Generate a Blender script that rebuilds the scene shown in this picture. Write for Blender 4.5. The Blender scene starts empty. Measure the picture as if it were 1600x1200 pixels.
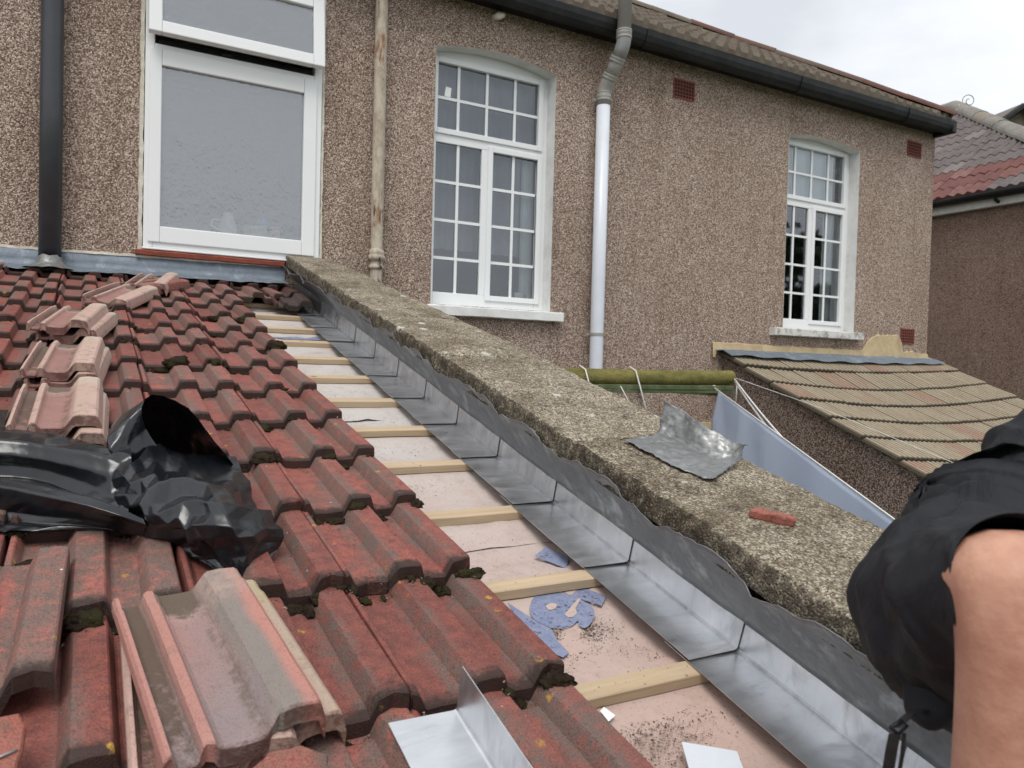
import bpy, bmesh, math, random
import numpy as np
from mathutils import Vector, Matrix, Euler, noise
random.seed(7)
D2R = math.radians
sc = bpy.context.scene
COL = sc.collection
ZC = 3.3                      # camera height above the yard
RP = D2R(14.3)                # pitch of the lean-to roof
H = 0.876                     # camera height above the batten plane
# ------------------------------------------------------------------ camera
cam = bpy.data.objects.new('camera', bpy.data.cameras.new('camera')); COL.objects.link(cam)
cam.data.sensor_width = 36; cam.data.lens = 1186.34 / 1600 * 36
cam.data.clip_start = 0.02; cam.data.clip_end = 2000
yaw, pit, rol = 0.510268, 0.02559, -0.026578
fwd = Vector((math.sin(yaw) * math.cos(pit), math.cos(yaw) * math.cos(pit), -math.sin(pit)))
r0 = Vector((math.cos(yaw), -math.sin(yaw), 0)); d0 = fwd.cross(r0)
rgt = r0 * math.cos(rol) + d0 * math.sin(rol); dwn = -r0 * math.sin(rol) + d0 * math.cos(rol)
cm = Matrix((rgt, -dwn, -fwd)).transposed().to_4x4(); cm.translation = (0, 0, ZC)
cam.matrix_world = cm
cam.data.dof.use_dof = True; cam.data.dof.focus_distance = 2.4; cam.data.dof.aperture_fstop = 7.0
sc.camera = cam
# ------------------------------------------------------------------ sky
SUN_EL, SUN_AZ = D2R(58), D2R(215)
world = bpy.data.worlds.new('World'); sc.world = world; world.use_nodes = True
wn = world.node_tree.nodes; wl = world.node_tree.links; wn.clear()
wo = wn.new('ShaderNodeOutputWorld'); wb = wn.new('ShaderNodeBackground'); wl.new(wb.outputs[0], wo.inputs[0])
wb.inputs['Strength'].default_value = 0.1
sky = wn.new('ShaderNodeTexSky'); sky.sky_type = 'NISHITA'; sky.sun_disc = False
sky.sun_elevation = SUN_EL; sky.sun_rotation = SUN_AZ
tc = wn.new('ShaderNodeTexCoord'); mp = wn.new('ShaderNodeMapping'); mp.inputs['Scale'].default_value = (1.0, 1.0, 2.6)
wl.new(tc.outputs['Generated'], mp.inputs[0])
cn = wn.new('ShaderNodeTexNoise'); cn.inputs['Scale'].default_value = 2.1; cn.inputs['Detail'].default_value = 6; cn.inputs['Roughness'].default_value = .52
wl.new(mp.outputs[0], cn.inputs['Vector'])
cr = wn.new('ShaderNodeValToRGB'); wl.new(cn.outputs['Fac'], cr.inputs[0])
cr.color_ramp.elements[0].position = .33; cr.color_ramp.elements[0].color = (5.6, 5.85, 6.25, 1)
cr.color_ramp.elements[1].position = .68; cr.color_ramp.elements[1].color = (8.7, 8.9, 9.2, 1)
wm = wn.new('ShaderNodeMix'); wm.data_type = 'RGBA'; wm.inputs[0].default_value = .95
wl.new(sky.outputs[0], wm.inputs['A']); wl.new(cr.outputs[0], wm.inputs['B']); wl.new(wm.outputs['Result'], wb.inputs['Color'])
# ------------------------------------------------------------------ sun, exposure
sun = bpy.data.objects.new('sun', bpy.data.lights.new('sun', 'SUN')); COL.objects.link(sun)
sun.data.energy = 1.5; sun.data.angle = D2R(28); sun.data.color = (1, .97, .93)
sdir = Vector((math.sin(SUN_AZ) * math.cos(SUN_EL), math.cos(SUN_AZ) * math.cos(SUN_EL), math.sin(SUN_EL)))
sun.rotation_euler = sdir.to_track_quat('Z', 'Y').to_euler(); sun.location = (0, 0, 20)
vs = sc.view_settings; vs.view_transform = 'Standard'; vs.look = 'None'; vs.gamma = 1; vs.exposure = 0.46; vs.use_curve_mapping = False
sc.cycles.max_bounces = 4; sc.cycles.diffuse_bounces = 2; sc.cycles.glossy_bounces = 2; sc.cycles.transparent_max_bounces = 8

# ================================================================== node helpers
class Mat:
    def __init__(s, name):
        s.m = bpy.data.materials.new(name); s.m.use_nodes = True
        s.t = s.m.node_tree; s.t.nodes.clear(); s.out = s.t.nodes.new('ShaderNodeOutputMaterial')
        s._tc = None
    def new(s, typ, ins=None, **props):
        n = s.t.nodes.new(typ)
        for k, v in props.items(): setattr(n, k, v)
        for k, v in (ins or {}).items():
            if isinstance(v, bpy.types.NodeSocket): s.t.links.new(v, n.inputs[k])
            else: n.inputs[k].default_value = v
        return n
    def obj(s):
        if not s._tc: s._tc = s.new('ShaderNodeTexCoord')
        return s._tc.outputs['Object']
    def rnd(s): return s.new('ShaderNodeObjectInfo').outputs['Random']
    def vec(s, scale=(1, 1, 1), offset=None, src=None):
        n = s.new('ShaderNodeMapping', {0: src or s.obj(), 'Scale': scale})
        if offset is not None:
            c = s.new('ShaderNodeVectorMath', {0: n.outputs[0]}, operation='ADD')
            mm = s.math('MULTIPLY', offset, 37.0)
            cb = s.new('ShaderNodeCombineXYZ', {0: mm, 1: s.math('MULTIPLY', mm, 1.7), 2: mm})
            s.t.links.new(cb.outputs[0], c.inputs[1]); return c.outputs[0]
        return n.outputs[0]
    def noise(s, scale, detail=4, rough=.55, v=None, dist=0):
        return s.new('ShaderNodeTexNoise', {'Vector': v or s.obj(), 'Scale': scale, 'Detail': min(detail, 4), 'Roughness': rough, 'Distortion': dist}).outputs['Fac']
    def voro(s, scale, v=None, feature='F1', rnd=1.0):
        return s.new('ShaderNodeTexVoronoi', {'Vector': v or s.obj(), 'Scale': scale, 'Randomness': rnd}, feature=feature)
    def math(s, op, a, b=0.0, clamp=False):
        return s.new('ShaderNodeMath', {0: a, 1: b}, operation=op, use_clamp=clamp).outputs[0]
    def sep(s, v, i=None):
        n = s.new('ShaderNodeSeparateXYZ', {0: v}); return n.outputs if i is None else n.outputs[i]
    def ramp(s, fac, stops, interp='LINEAR'):
        n = s.new('ShaderNodeValToRGB', {0: fac}); e = n.color_ramp.elements; n.color_ramp.interpolation = interp
        while len(e) < len(stops): e.new(.5)
        for i, (p, c) in enumerate(sorted(stops, key=lambda q: q[0])): e[i].position = p
        for el, (p, c) in zip(e, sorted(stops, key=lambda q: q[0])):
            el.color = (c, c, c, 1) if isinstance(c, (int, float)) else (*c, 1)
        return n.outputs[0]
    def step(s, fac, a, b): return s.ramp(fac, [(a, 0.0), (b, 1.0)])
    def mix(s, fac, a, b, mode='MIX'):
        n = s.new('ShaderNodeMix', data_type='RGBA', blend_type=mode)
        for k, v in ((0, fac), ('A', a), ('B', b)):
            if isinstance(v, bpy.types.NodeSocket): s.t.links.new(v, n.inputs[k])
            else: n.inputs[k].default_value = v if not isinstance(v, tuple) else (*v, 1)
        return n.outputs['Result']
    def bump(s, height, strength=.5, dist=.01):
        return s.new('ShaderNodeBump', {'Height': height, 'Strength': strength, 'Distance': dist}).outputs[0]
    def done(s, color, rough=.8, metal=0.0, normal=None, spec=.5, **extra):
        b = s.new('ShaderNodeBsdfPrincipled')
        def setv(k, v):
            if isinstance(v, bpy.types.NodeSocket): s.t.links.new(v, b.inputs[k])
            elif isinstance(v, tuple) and len(v) == 3: b.inputs[k].default_value = (*v, 1)
            else: b.inputs[k].default_value = v
        setv('Base Color', color); setv('Roughness', rough); setv('Metallic', metal); setv('Specular IOR Level', spec)
        if normal is not None: s.t.links.new(normal, b.inputs['Normal'])
        for k, v in extra.items(): setv(k.replace('_', ' '), v)
        s.t.links.new(b.outputs[0], s.out.inputs[0]); return s.m

# ------------------------------------------------------------------ materials
def m_pebbledash(name, tint=(1.19, 1.17, 1.15), scale=160, dirt=.45):
    m = Mat(name); v = m.voro(scale); vc = m.sep(v.outputs['Color'], 0)
    col = m.ramp(vc, [(0, (.075, .048, .039)), (.15, (.145, .092, .073)), (.36, (.265, .185, .147)), (.6, (.39, .295, .238)), (.8, (.55, .455, .38)), (1, (.76, .69, .61))])
    edge = m.step(v.outputs['Distance'], .34, .78)
    col = m.mix(m.math('MULTIPLY', edge, .62), col, (.095, .065, .052))
    big = m.step(m.noise(1.3, 4, .6), .35, .7)
    col = m.mix(m.math('MULTIPLY', big, dirt), col, m.mix(1.0, col, (.66, .60, .54), 'MULTIPLY'))
    st = m.step(m.noise(1.0, 3, .6, m.vec((6, 6, .5))), .52, .74)
    col = m.mix(m.math('MULTIPLY', st, .45), col, m.mix(1.0, col, (.64, .60, .54), 'MULTIPLY'))
    run = m.step(m.noise(1.0, 4, .65, m.vec((14, 14, .35))), .56, .72); col = m.mix(m.math('MULTIPLY', run, .3), col, m.mix(1.0, col, (.55, .5, .44), 'MULTIPLY'))
    col = m.mix(1.0, col, tint, 'MULTIPLY')
    hgt = m.math('SUBTRACT', 1.0, v.outputs['Distance'])
    return m.done(col, .85, normal=m.bump(hgt, .8, .004), spec=.25)

def m_tile(name, red=(.41, .128, .095), red2=(.235, .085, .07), grey=(.165, .125, .105), grey_amt=.5, lichen=1.5, dusty=0.0, rollgrey=.5, growth=.88):
    m = Mat(name); r = m.rnd(); o = m.sep(m.obj()); v = m.vec((1, .4, 1), r); v3 = m.vec((1, 1, 1), r)
    n1 = m.noise(8, 4, .6, v); n2 = m.noise(34, 5, .7, v3); n3 = m.noise(300, 2, .7, v3)
    col = m.mix(m.step(n2, .34, .64), red, red2)
    tone = m.math('MULTIPLY_ADD', r, .62); tone.node.inputs[2].default_value = .62
    col = m.mix(1.0, col, m.new('ShaderNodeCombineColor', {0: tone, 1: tone, 2: tone}).outputs[0], 'MULTIPLY')
    roll = m.step(o[2], .020, .045)
    # grime that has settled along the foot of each roll and over part of its crown
    if not dusty:
        b1 = m.math('MULTIPLY', m.step(o[0], .075, .112), m.step(o[0], .150, .122)); b2 = m.math('MULTIPLY', m.step(o[0], .205, .236), m.step(o[0], .278, .246))
        band = m.math('MULTIPLY', m.math('MAXIMUM', b1, b2), rollgrey)
    else: band = m.math('MULTIPLY', roll, rollgrey * .3)
    g = m.math('ADD', m.math('ADD', n1, m.math('MULTIPLY', m.math('SUBTRACT', r, .5), .32)), m.math('MULTIPLY', band, .42))
    gm = m.math('MULTIPLY', m.step(g, .47, .66), m.math('MULTIPLY', m.step(n2, .22, .55), grey_amt * 1.7), True)
    col = m.mix(gm, col, grey)
    if dusty:
        dm = m.math('MULTIPLY', m.step(m.noise(6, 5, .65, v3), .36, .62), dusty, True)
        col = m.mix(dm, col, m.mix(m.step(n2, .35, .65), (.50, .31, .26), (.60, .48, .40)))
        dk = m.math('MULTIPLY', m.step(m.noise(11, 5, .7, v), .53, .66), .85, True)
        col = m.mix(dk, col, (.13, .10, .078))
    col = m.mix(m.math('MULTIPLY', m.step(n3, .50, .62), .55), col, m.mix(1.0, col, (.28, .26, .25), 'MULTIPLY'))
    col = m.mix(m.math('MULTIPLY', m.step(n3, .37, .29), .35), col, m.mix(.4, col, (.60, .32, .25)))
    # black growth creeping over the nose
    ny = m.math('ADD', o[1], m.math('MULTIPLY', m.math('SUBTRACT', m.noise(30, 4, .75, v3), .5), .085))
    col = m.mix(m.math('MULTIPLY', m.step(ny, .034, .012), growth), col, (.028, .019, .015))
    # crustose lichen, droppings
    lv = m.voro(17, v3); lmask = m.math('MULTIPLY', m.step(m.math('ADD', lv.outputs['Distance'], m.math('ADD', m.math('MULTIPLY', n2, .34), m.math('MULTIPLY', n3, .14))), .415, .34), m.step(m.sep(lv.outputs['Color'], 1), 1 - .2 * lichen, 1 - .2 * lichen + .01))
    lmask = m.math('MULTIPLY', lmask, m.step(m.noise(75, 3, .7, v3), .40, .50)); col = m.mix(lmask, col, m.mix(n3, (.34, .17, .03), (.56, .36, .07)))
    wv = m.voro(36, v3); wmask = m.math('MULTIPLY', m.step(m.math('ADD', wv.outputs['Distance'], m.math('MULTIPLY', n3, .1)), .15, .12), m.step(m.sep(wv.outputs['Color'], 0), .92, .925))
    col = m.mix(wmask, col, (.68, .62, .56))
    bn = m.bump(m.math('ADD', n3, m.math('MULTIPLY', n2, .35)), .7, .004)
    return m.done(col, m.ramp(n1, [(.35, .58), (.7, .82)]), normal=bn, spec=.4)

def m_plain(name, col, rough=.5, var=.12, nscale=20, bump=.0, spec=.5, metal=0.0, dirt=None, dirt_amt=0.0, dscale=6):
    m = Mat(name); n = m.noise(nscale, 5, .6)
    dark = tuple(c * (1 - var) for c in col); lite = tuple(min(1, c * (1 + var)) for c in col)
    c = m.mix(m.step(n, .3, .7), dark, lite)
    if dirt: c = m.mix(m.math('MULTIPLY', m.step(m.noise(dscale, 6, .7), .48, .72), dirt_amt), c, dirt)
    return m.done(c, rough, metal, normal=m.bump(m.noise(nscale * 3, 4, .6), bump, .004) if bump else None, spec=spec)

MT = {}
MT['pebble'] = m_pebbledash('pebbledash')
MT['pebble_dark'] = m_pebbledash('pebbledash_dark', (.62, .60, .60), 120)
MT['pebble_brown'] = m_pebbledash('pebbledash_brown', (.74, .66, .635), 135)
MT['tile'] = m_tile('concrete_tile_red')
MT['tile_dark'] = m_tile('concrete_tile_dark', (.12, .045, .036), (.08, .036, .03), (.07, .05, .045), .7, .2)
MT['tile_dusty'] = m_tile('concrete_tile_dusty', (.36, .13, .10), (.30, .12, .10), (.2, .17, .145), .25, .1, .85, .1)
MT['tile_front'] = m_tile('concrete_tile_front', (.33, .12, .095), (.26, .10, .085), (.19, .165, .145), .85, .15, .55, .7)
def m_loose(name, pan, pan2, roll, rolledge, tailc, soil=.9, wear=.35):
    m = Mat(name); r = m.rnd(); o = m.sep(m.obj()); v3 = m.vec((1, 1, 1), r); n2 = m.noise(30, 5, .7, v3); n3 = m.noise(300, 2, .7, v3); n1 = m.noise(7, 4, .6, m.vec((1, .5, 1), r))
    wob = m.math('MULTIPLY', m.math('SUBTRACT', n1, .5), .05); x = m.math('ADD', o[0], wob); y = m.math('ADD', o[1], m.math('MULTIPLY', m.math('SUBTRACT', n2, .5), .10))
    c = m.mix(m.step(n1, .35, .65), pan, pan2)
    c = m.mix(m.step(x, .128, .142), c, roll); c = m.mix(m.step(x, .172, .188), c, rolledge)
    c = m.mix(m.math('MULTIPLY', m.step(y, .30, .36), m.step(n2, .3, .6)), c, tailc)
    lip = m.math('MAXIMUM', m.step(o[0], .014, .010), m.math('MULTIPLY', m.step(o[0], .044, .048), m.step(o[0], .066, .062))); c = m.mix(m.math('MULTIPLY', lip, .85), c, rolledge)
    ch = m.math('MULTIPLY', m.step(o[0], .013, .016), m.step(o[0], .045, .042)); sm = m.math('MULTIPLY', m.math('MULTIPLY', ch, m.step(m.math('ADD', n2, m.math('MULTIPLY', o[1], .7)), .42, .62)), soil)
    hd = m.math('MULTIPLY', m.math('MULTIPLY', m.step(o[0], .064, .070), m.step(o[0], .136, .126)), m.step(y, .33, .35)); sm = m.math('MAXIMUM', sm, m.math('MULTIPLY', hd, soil))
    ft = m.math('MULTIPLY', m.math('MULTIPLY', m.step(o[0], .112, .122), m.step(o[0], .140, .130)), m.step(n2, .4, .6)); sm = m.math('MAXIMUM', sm, m.math('MULTIPLY', ft, .7 * soil))
    c = m.mix(m.math('MULTIPLY', m.step(n2, .54, .68), wear), c, (.17, .125, .10))
    c = m.mix(sm, c, m.mix(n3, (.055, .038, .026), (.17, .12, .085)))
    c = m.mix(m.math('MULTIPLY', m.step(n3, .56, .68), .5), c, m.mix(1.0, c, (.4, .36, .34), 'MULTIPLY'))
    ny = m.math('ADD', o[1], m.math('MULTIPLY', m.math('SUBTRACT', n2, .5), .03)); c = m.mix(m.math('MULTIPLY', m.step(ny, .004, -.004), .75), c, (.12, .05, .04))
    bn = m.bump(m.math('ADD', n3, m.math('MULTIPLY', sm, 2.0)), .55, .004)
    return m.done(c, m.math('ADD', m.ramp(n1, [(.3, .40), (.7, .62)]), m.math('MULTIPLY', sm, .3)), normal=bn, spec=.5)
MT['tile_dusty'] = m_loose('loose_tile_dusty', (.37, .19, .16), (.28, .15, .13), (.50, .35, .28), (.53, .36, .30), (.53, .45, .36), .9, .65)
MT['tile_front'] = m_loose('loose_tile_front', (.26, .205, .20), (.33, .19, .17), (.23, .195, .17), (.45, .205, .165), (.40, .28, .235), .95, .3)
MT['tile_lichen'] = m_loose('loose_tile_lichen', (.37, .19, .16), (.28, .15, .13), (.42, .29, .23), (.44, .33, .25), (.42, .35, .19), .85, .55)
MT['tile_bright'] = m_tile('concrete_tile_broken', (.42, .115, .08), (.32, .11, .08), (.3, .16, .12), .2, .0, .1, 0, 0)
MT['white'] = m_plain('white_upvc', (.80, .81, .81), .32, .025, 3, 0, .5, 0, (.55, .54, .5), .12, 3)
MT['reveal'] = m_plain('white_masonry_paint', (.74, .74, .72), .75, .06, 8, .25, .3, 0, (.45, .43, .39), .45, 5)
MT['sill_dirty'] = m_plain('stained_sill_paint', (.62, .61, .57), .8, .1, 14, .4, .3, 0, (.05, .046, .04), .95, 10)
MT['black_plastic'] = m_plain('black_gutter', (.009, .009, .010), .55, .2, 8, .0, .35, 0, (.05, .047, .043), .35, 7)
MT['pipe_black'] = m_plain('anthracite_pipe', (.040, .043, .050), .38, .1, 6, 0, .5, 0, (.10, .10, .10), .2, 5)
MT['pipe_white'] = m_plain('white_pipe', (.66, .69, .74), .35, .04, 3, 0, .5, 0, (.5, .5, .48), .25, 5)
MT['pipe_grey'] = m_plain('grey_pipe', (.33, .315, .29), .4, .06, 4, 0, .5, 0, (.22, .2, .18), .3, 5)
MT['pipe_grey_dark'] = m_plain('grey_elbow', (.27, .27, .265), .35, .06, 4, 0, .5, 0, (.5, .5, .48), .3, 8)
MT['terracotta'] = m_plain('terracotta', (.19, .05, .036), .85, .2, 40, .3)
MT['cavity'] = m_plain('dark_cavity', (.02, .014, .012), .9)
MT['ochre'] = m_plain('ochre_mortar', (.50, .39, .235), .85, .12, 10, .35, .2, 0, (.30, .23, .145), .7, 4)
MT['string'] = m_plain('pale_string', (.72, .70, .66), .8)
MT['underlay_print'] = m_plain('faded_blue_print', (.19, .225, .34), .8, .15, 60, 0, .3, 0, (.40, .345, .33), .9, 38)
def m_print():
    m = Mat('worn_blue_print'); n = m.noise(55, 4, .75); c = m.mix(m.step(n, .35, .65), (.17, .205, .33), (.25, .27, .37)); b = m.new('ShaderNodeBsdfPrincipled', {'Base Color': c, 'Roughness': .8})
    t = m.new('ShaderNodeBsdfTransparent'); k = m.step(m.math('ADD', m.math('MULTIPLY', m.noise(120, 3, .7), .6), m.math('MULTIPLY', m.noise(18, 4, .7), .5)), .59, .70)
    x = m.new('ShaderNodeMixShader', {0: k, 1: b.outputs[0], 2: t.outputs[0]}); m.t.links.new(x.outputs[0], m.out.inputs[0]); return m.m
MT['underlay_print'] = m_print()
MT['steel_edge'] = m_plain('zinc_screw', (.45, .47, .48), .35, .1, 60, 0, .5, 1.0)
MT['cloth_blue'] = m_plain('pale_blue_cotton', (.86, .91, .98), .9, .02, 8, .1, .2)
def m_cloth():
    m = Mat('thin_blue_cotton'); c = m.mix(m.noise(300, 2, .5), (.74, .82, .95), (.82, .88, .98)); d = m.new('ShaderNodeBsdfDiffuse', {'Color': c}); t = m.new('ShaderNodeBsdfTranslucent', {'Color': c})
    x = m.new('ShaderNodeMixShader', {0: .42, 1: d.outputs[0], 2: t.outputs[0]}); m.t.links.new(x.outputs[0], m.out.inputs[0]); return m.m
MT['cloth_blue'] = m_cloth()
MT['curtain'] = m_plain('net_curtain', (.36, .385, .40), .9, .05, 10, 0, .2)
MT['blind'] = m_plain('pale_blind', (.90, .95, .94), .9, .02, 4, 0, .2)
MT['ceramic'] = m_plain('white_ceramic', (.85, .87, .85), .3, .03)
MT['cream_tub'] = m_plain('cream_plastic', (.80, .76, .66), .4, .05)
MT['blue_plastic'] = m_plain('blue_plastic', (.10, .28, .70), .4, .05)
MT['pink_plastic'] = m_plain('pink_plastic', (.75, .45, .50), .4, .05)
MT['leaf_dark'] = m_plain('spiky_leaf', (.02, .03, .018), .6, .3, 30)
MT['ground'] = m_plain('yard_concrete', (.24, .23, .21), .9, .2, 3, .3, .3, 0, (.12, .11, .09), .5, 1)
MT['grass'] = m_plain('lawn', (.05, .085, .03), .9, .3, 2)
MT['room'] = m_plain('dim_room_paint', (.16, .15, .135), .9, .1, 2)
MT['wood_trim'] = m_plain('painted_timber', (.55, .54, .5), .6, .1, 12)
MT['red_sill'] = m_plain('red_tile_sill', (.26, .065, .04), .7, .25, 22, .2, .3, 0, (.09, .04, .03), .5, 9)
MT['mortar'] = m_plain('pale_mortar', (.62, .58, .50), .9, .15, 25, .5, .2, 0, (.32, .27, .2), .6, 12)

def mk():
    m = Mat('rust_pipe'); v = m.vec((1, 1, .25)); n = m.noise(9, 6, .7, v); n2 = m.noise(30, 5, .7, m.vec((1, 1, .4)))
    c = m.mix(m.step(n2, .4, .6), (.52, .455, .365), (.37, .31, .24)); c = m.mix(m.step(n, .56, .66), c, (.23, .10, .045)); c = m.mix(m.step(m.noise(17, 5, .7, v), .6, .66), c, (.10, .065, .045))
    c = m.mix(m.step(m.noise(21, 4, .6, m.vec((1, 1, .3), None)), .35, .27), c, (.55, .55, .50))
    MT['rust'] = m.done(c, .85, normal=m.bump(n2, .6, .006), spec=.3)
    # stone coping
    m = Mat('coping_concrete'); v = m.vec((1, 1, 1), m.rnd()); n1 = m.noise(5, 6, .65, v); n2 = m.noise(42, 6, .75, v); vo = m.voro(230, v)
    c = m.ramp(m.sep(vo.outputs['Color'], 0), [(0, (.095, .077, .055)), (.3, (.205, .17, .122)), (.7, (.35, .30, .22)), (1, (.63, .56, .45))])
    c = m.mix(m.math('MULTIPLY', m.step(n2, .50, .66), .62), c, (.060, .048, .035))
    c = m.mix(m.math('MULTIPLY', m.step(n1, .48, .72), .4), c, (.17, .135, .085))
    blk = m.step(m.noise(11, 6, .75, v), .57, .68); c = m.mix(m.math('MULTIPLY', blk, .6), c, (.04, .036, .03))
    # black biofilm: grows on the stone's vertical edge
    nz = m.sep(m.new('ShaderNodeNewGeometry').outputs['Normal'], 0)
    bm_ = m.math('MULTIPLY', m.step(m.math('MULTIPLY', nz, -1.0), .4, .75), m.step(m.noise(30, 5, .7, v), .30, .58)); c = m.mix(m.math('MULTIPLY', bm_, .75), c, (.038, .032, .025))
    big = m.noise(3.4, 4, .7, v); c = m.mix(m.math('MULTIPLY', m.step(big, .45, .62), .62), c, m.mix(1.0, c, (.42, .38, .33), 'MULTIPLY'))
    lv = m.voro(9, v); lm = m.math('MULTIPLY', m.step(m.math('ADD', lv.outputs['Distance'], m.math('MULTIPLY', n2, .35)), .36, .30), m.step(m.sep(lv.outputs['Color'], 1), .80, .81))
    c = m.mix(m.math('MULTIPLY', lm, .8), c, (.60, .58, .52))
    h = m.math('ADD', m.math('MULTIPLY', n2, .8), m.math('SUBTRACT', .6, vo.outputs['Distance']))
    MT['coping'] = m.done(c, .92, normal=m.bump(h, .8, .004), spec=.2)
    # lead
    def lead(name, base, pale, amt, rough=.5, metal=.55):
        m = Mat(name); n = m.noise(11, 6, .7, m.vec((1, 1, 1))); n2 = m.noise(60, 5, .7)
        st = m.noise(9, 5, .6, m.vec((3, 3, 1)))
        c = m.mix(m.step(n2, .3, .7), base, tuple(x * 1.3 for x in base)); c = m.mix(m.math('MULTIPLY', m.step(n, .53, .72), amt), c, pale)
        c = m.mix(m.math('MULTIPLY', m.step(st, .55, .7), .35), c, tuple(x * .5 for x in base))
        return m.done(c, rough, metal, normal=m.bump(m.noise(17, 4, .55), .45, .012), spec=.4)
    MT['lead'] = lead('lead_dull', (.175, .178, .182), (.55, .57, .59), .65, .38, .5)
    MT['lead_blue'] = lead('lead_bluish', (.15, .175, .205), (.36, .41, .46), .7, .6, .3)
    MT['lead_scrap'] = lead('lead_scrap', (.19, .192, .19), (.52, .52, .50), .75, .42, .45)
    # soaker sheet
    m = Mat('soaker_sheet'); n = m.noise(7, 5, .6, m.vec((1, 3, 1), m.rnd())); n2 = m.noise(50, 4, .6)
    c = m.mix(m.step(n, .3, .7), (.62, .635, .655), (.80, .81, .825)); c = m.mix(m.math('MULTIPLY', m.step(m.noise(18, 6, .7, m.vec((1, .5, 1), m.rnd())), .6, .68), .35), c, (.80, .81, .82))
    sm_ = m.step(m.noise(4.5, 5, .7, m.vec((1, 2.2, 1), m.rnd()), 1.5), .50, .66); c = m.mix(m.math('MULTIPLY', sm_, .4), c, (.36, .365, .37))
    rr = m.math('ADD', m.ramp(n, [(.3, .26), (.7, .40)]), m.math('MULTIPLY', sm_, .16))
    MT['soaker'] = m.done(c, rr, .92, normal=m.bump(m.noise(5, 3, .5, m.vec((1, 1, 1), m.rnd())), .3, .012))
    # batten timber
    m = Mat('batten_timber'); v = m.vec((.35, 9, 9), m.rnd()); n = m.noise(6, 6, .6, v, .6); g = m.noise(40, 4, .6, v)
    c = m.mix(m.step(n, .3, .7), (.565, .445, .30), (.445, .33, .215)); c = m.mix(m.math('MULTIPLY', m.step(g, .5, .7), .3), c, (.38, .24, .115))
    kv = m.voro(5, m.vec((1, 1.4, 1.4), m.rnd())); c = m.mix(m.math('MULTIPLY', m.step(kv.outputs['Distance'], .085, .05), .8), c, (.22, .105, .045))
    c = m.mix(m.math('MULTIPLY', m.step(m.noise(9, 5, .7), .55, .7), .35), c, (.55, .42, .29))
    MT['batten'] = m.done(c, .75, normal=m.bump(n, .4, .004), spec=.3)
    # underlay
    m = Mat('roof_underlay'); n = m.noise(5, 6, .65); n2 = m.noise(60, 5, .7); o = m.sep(m.obj())
    pk = m.step(m.math('ADD', m.math('ADD', m.math('MULTIPLY', o[1], -.36), 1.0), m.math('MULTIPLY', n, .4)), .25, .95)
    c = m.mix(pk, (.53, .495, .465), (.53, .375, .32)); c = m.mix(m.math('MULTIPLY', m.step(n, .45, .75), .35), c, (.47, .33, .28))
    c = m.mix(m.math('MULTIPLY', m.step(m.noise(14, 6, .75), .50, .74), .4), c, (.33, .225, .18))
    c = m.mix(m.math('MULTIPLY', m.step(m.noise(110, 4, .75), .58, .68), .55), c, (.16, .12, .095))
    wv = m.voro(260, rnd=.2)
    MT['underlay'] = m.done(c, .75, normal=m.bump(m.math('ADD', wv.outputs['Distance'], n), .4, .004), spec=.3)
    # polythene
    m = Mat('black_polythene'); n = m.noise(6, 3, .5, None, .8)
    h = m.noise(9, 2, .4, None, 1.2)
    MT['polythene'] = m.done((.0075, .0085, .011), m.ramp(n, [(.35, .20), (.7, .33)]), 0, normal=m.bump(h, .12, .02), spec=.62)
    # moss
    m = Mat('moss'); n = m.noise(160, 3, .7); n1 = m.noise(14, 4, .6)
    c = m.mix(n, (.016, .014, .008), (.06, .054, .022)); c = m.mix(m.step(n1, .42, .58), c, (.034, .023, .016))
    MT['moss'] = m.done(c, .95, normal=m.bump(n, 1, .01), spec=.1)
    m = Mat('grit'); c = m.ramp(m.noise(90, 2, .5), [(.3, (.055, .042, .032)), (.55, (.15, .12, .09)), (.7, (.32, .27, .22))]); MT['grit'] = m.done(c, .95)
    # algae roll
    m = Mat('algae_roll'); n = m.noise(14, 6, .7, m.vec((.5, 1, 1))); n2 = m.noise(70, 4, .7)
    c = m.mix(m.step(n, .35, .65), (.135, .125, .045), (.24, .205, .07)); c = m.mix(m.math('MULTIPLY', m.step(n2, .5, .7), .6), c, (.055, .062, .015))
    MT['algae'] = m.done(c, .95, normal=m.bump(n2, .9, .01), spec=.1)
    MT['green_rail'] = m_plain('green_rail', (.075, .10, .042), .7, .25, 12, .2, .3, 0, (.20, .22, .13), .4, 6)
    # brown ribbed tile (outbuilding) / grey neighbour tile
    def rib(name, a, b, c3, spot=.4, pitch=0.0, groove=.0):
        m = Mat(name); r = m.rnd(); v = m.vec((1, .4, 1), r); n = m.noise(8, 5, .65, v); n2 = m.noise(70, 4, .7, v)
        c = m.mix(m.step(n, .3, .7), a, b); c = m.mix(m.math('MULTIPLY', m.step(m.math('ADD', r, m.math('MULTIPLY', m.math('SUBTRACT', n, .5), .6)), .80, 1.0), .8), c, c3)
        c = m.mix(m.math('MULTIPLY', m.step(n2, .5, .66), spot), c, tuple(x * .35 for x in a))
        if pitch:      # darker grooves; the dark band at each nose paints in the lap shadow
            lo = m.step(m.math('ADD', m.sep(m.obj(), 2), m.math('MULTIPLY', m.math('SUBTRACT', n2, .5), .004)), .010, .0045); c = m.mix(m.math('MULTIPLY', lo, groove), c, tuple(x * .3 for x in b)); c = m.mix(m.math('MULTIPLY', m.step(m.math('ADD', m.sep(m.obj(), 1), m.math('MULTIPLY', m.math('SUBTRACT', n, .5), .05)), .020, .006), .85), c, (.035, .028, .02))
        return m.done(c, .88, normal=m.bump(n2, .5, .005), spec=.25)
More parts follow.
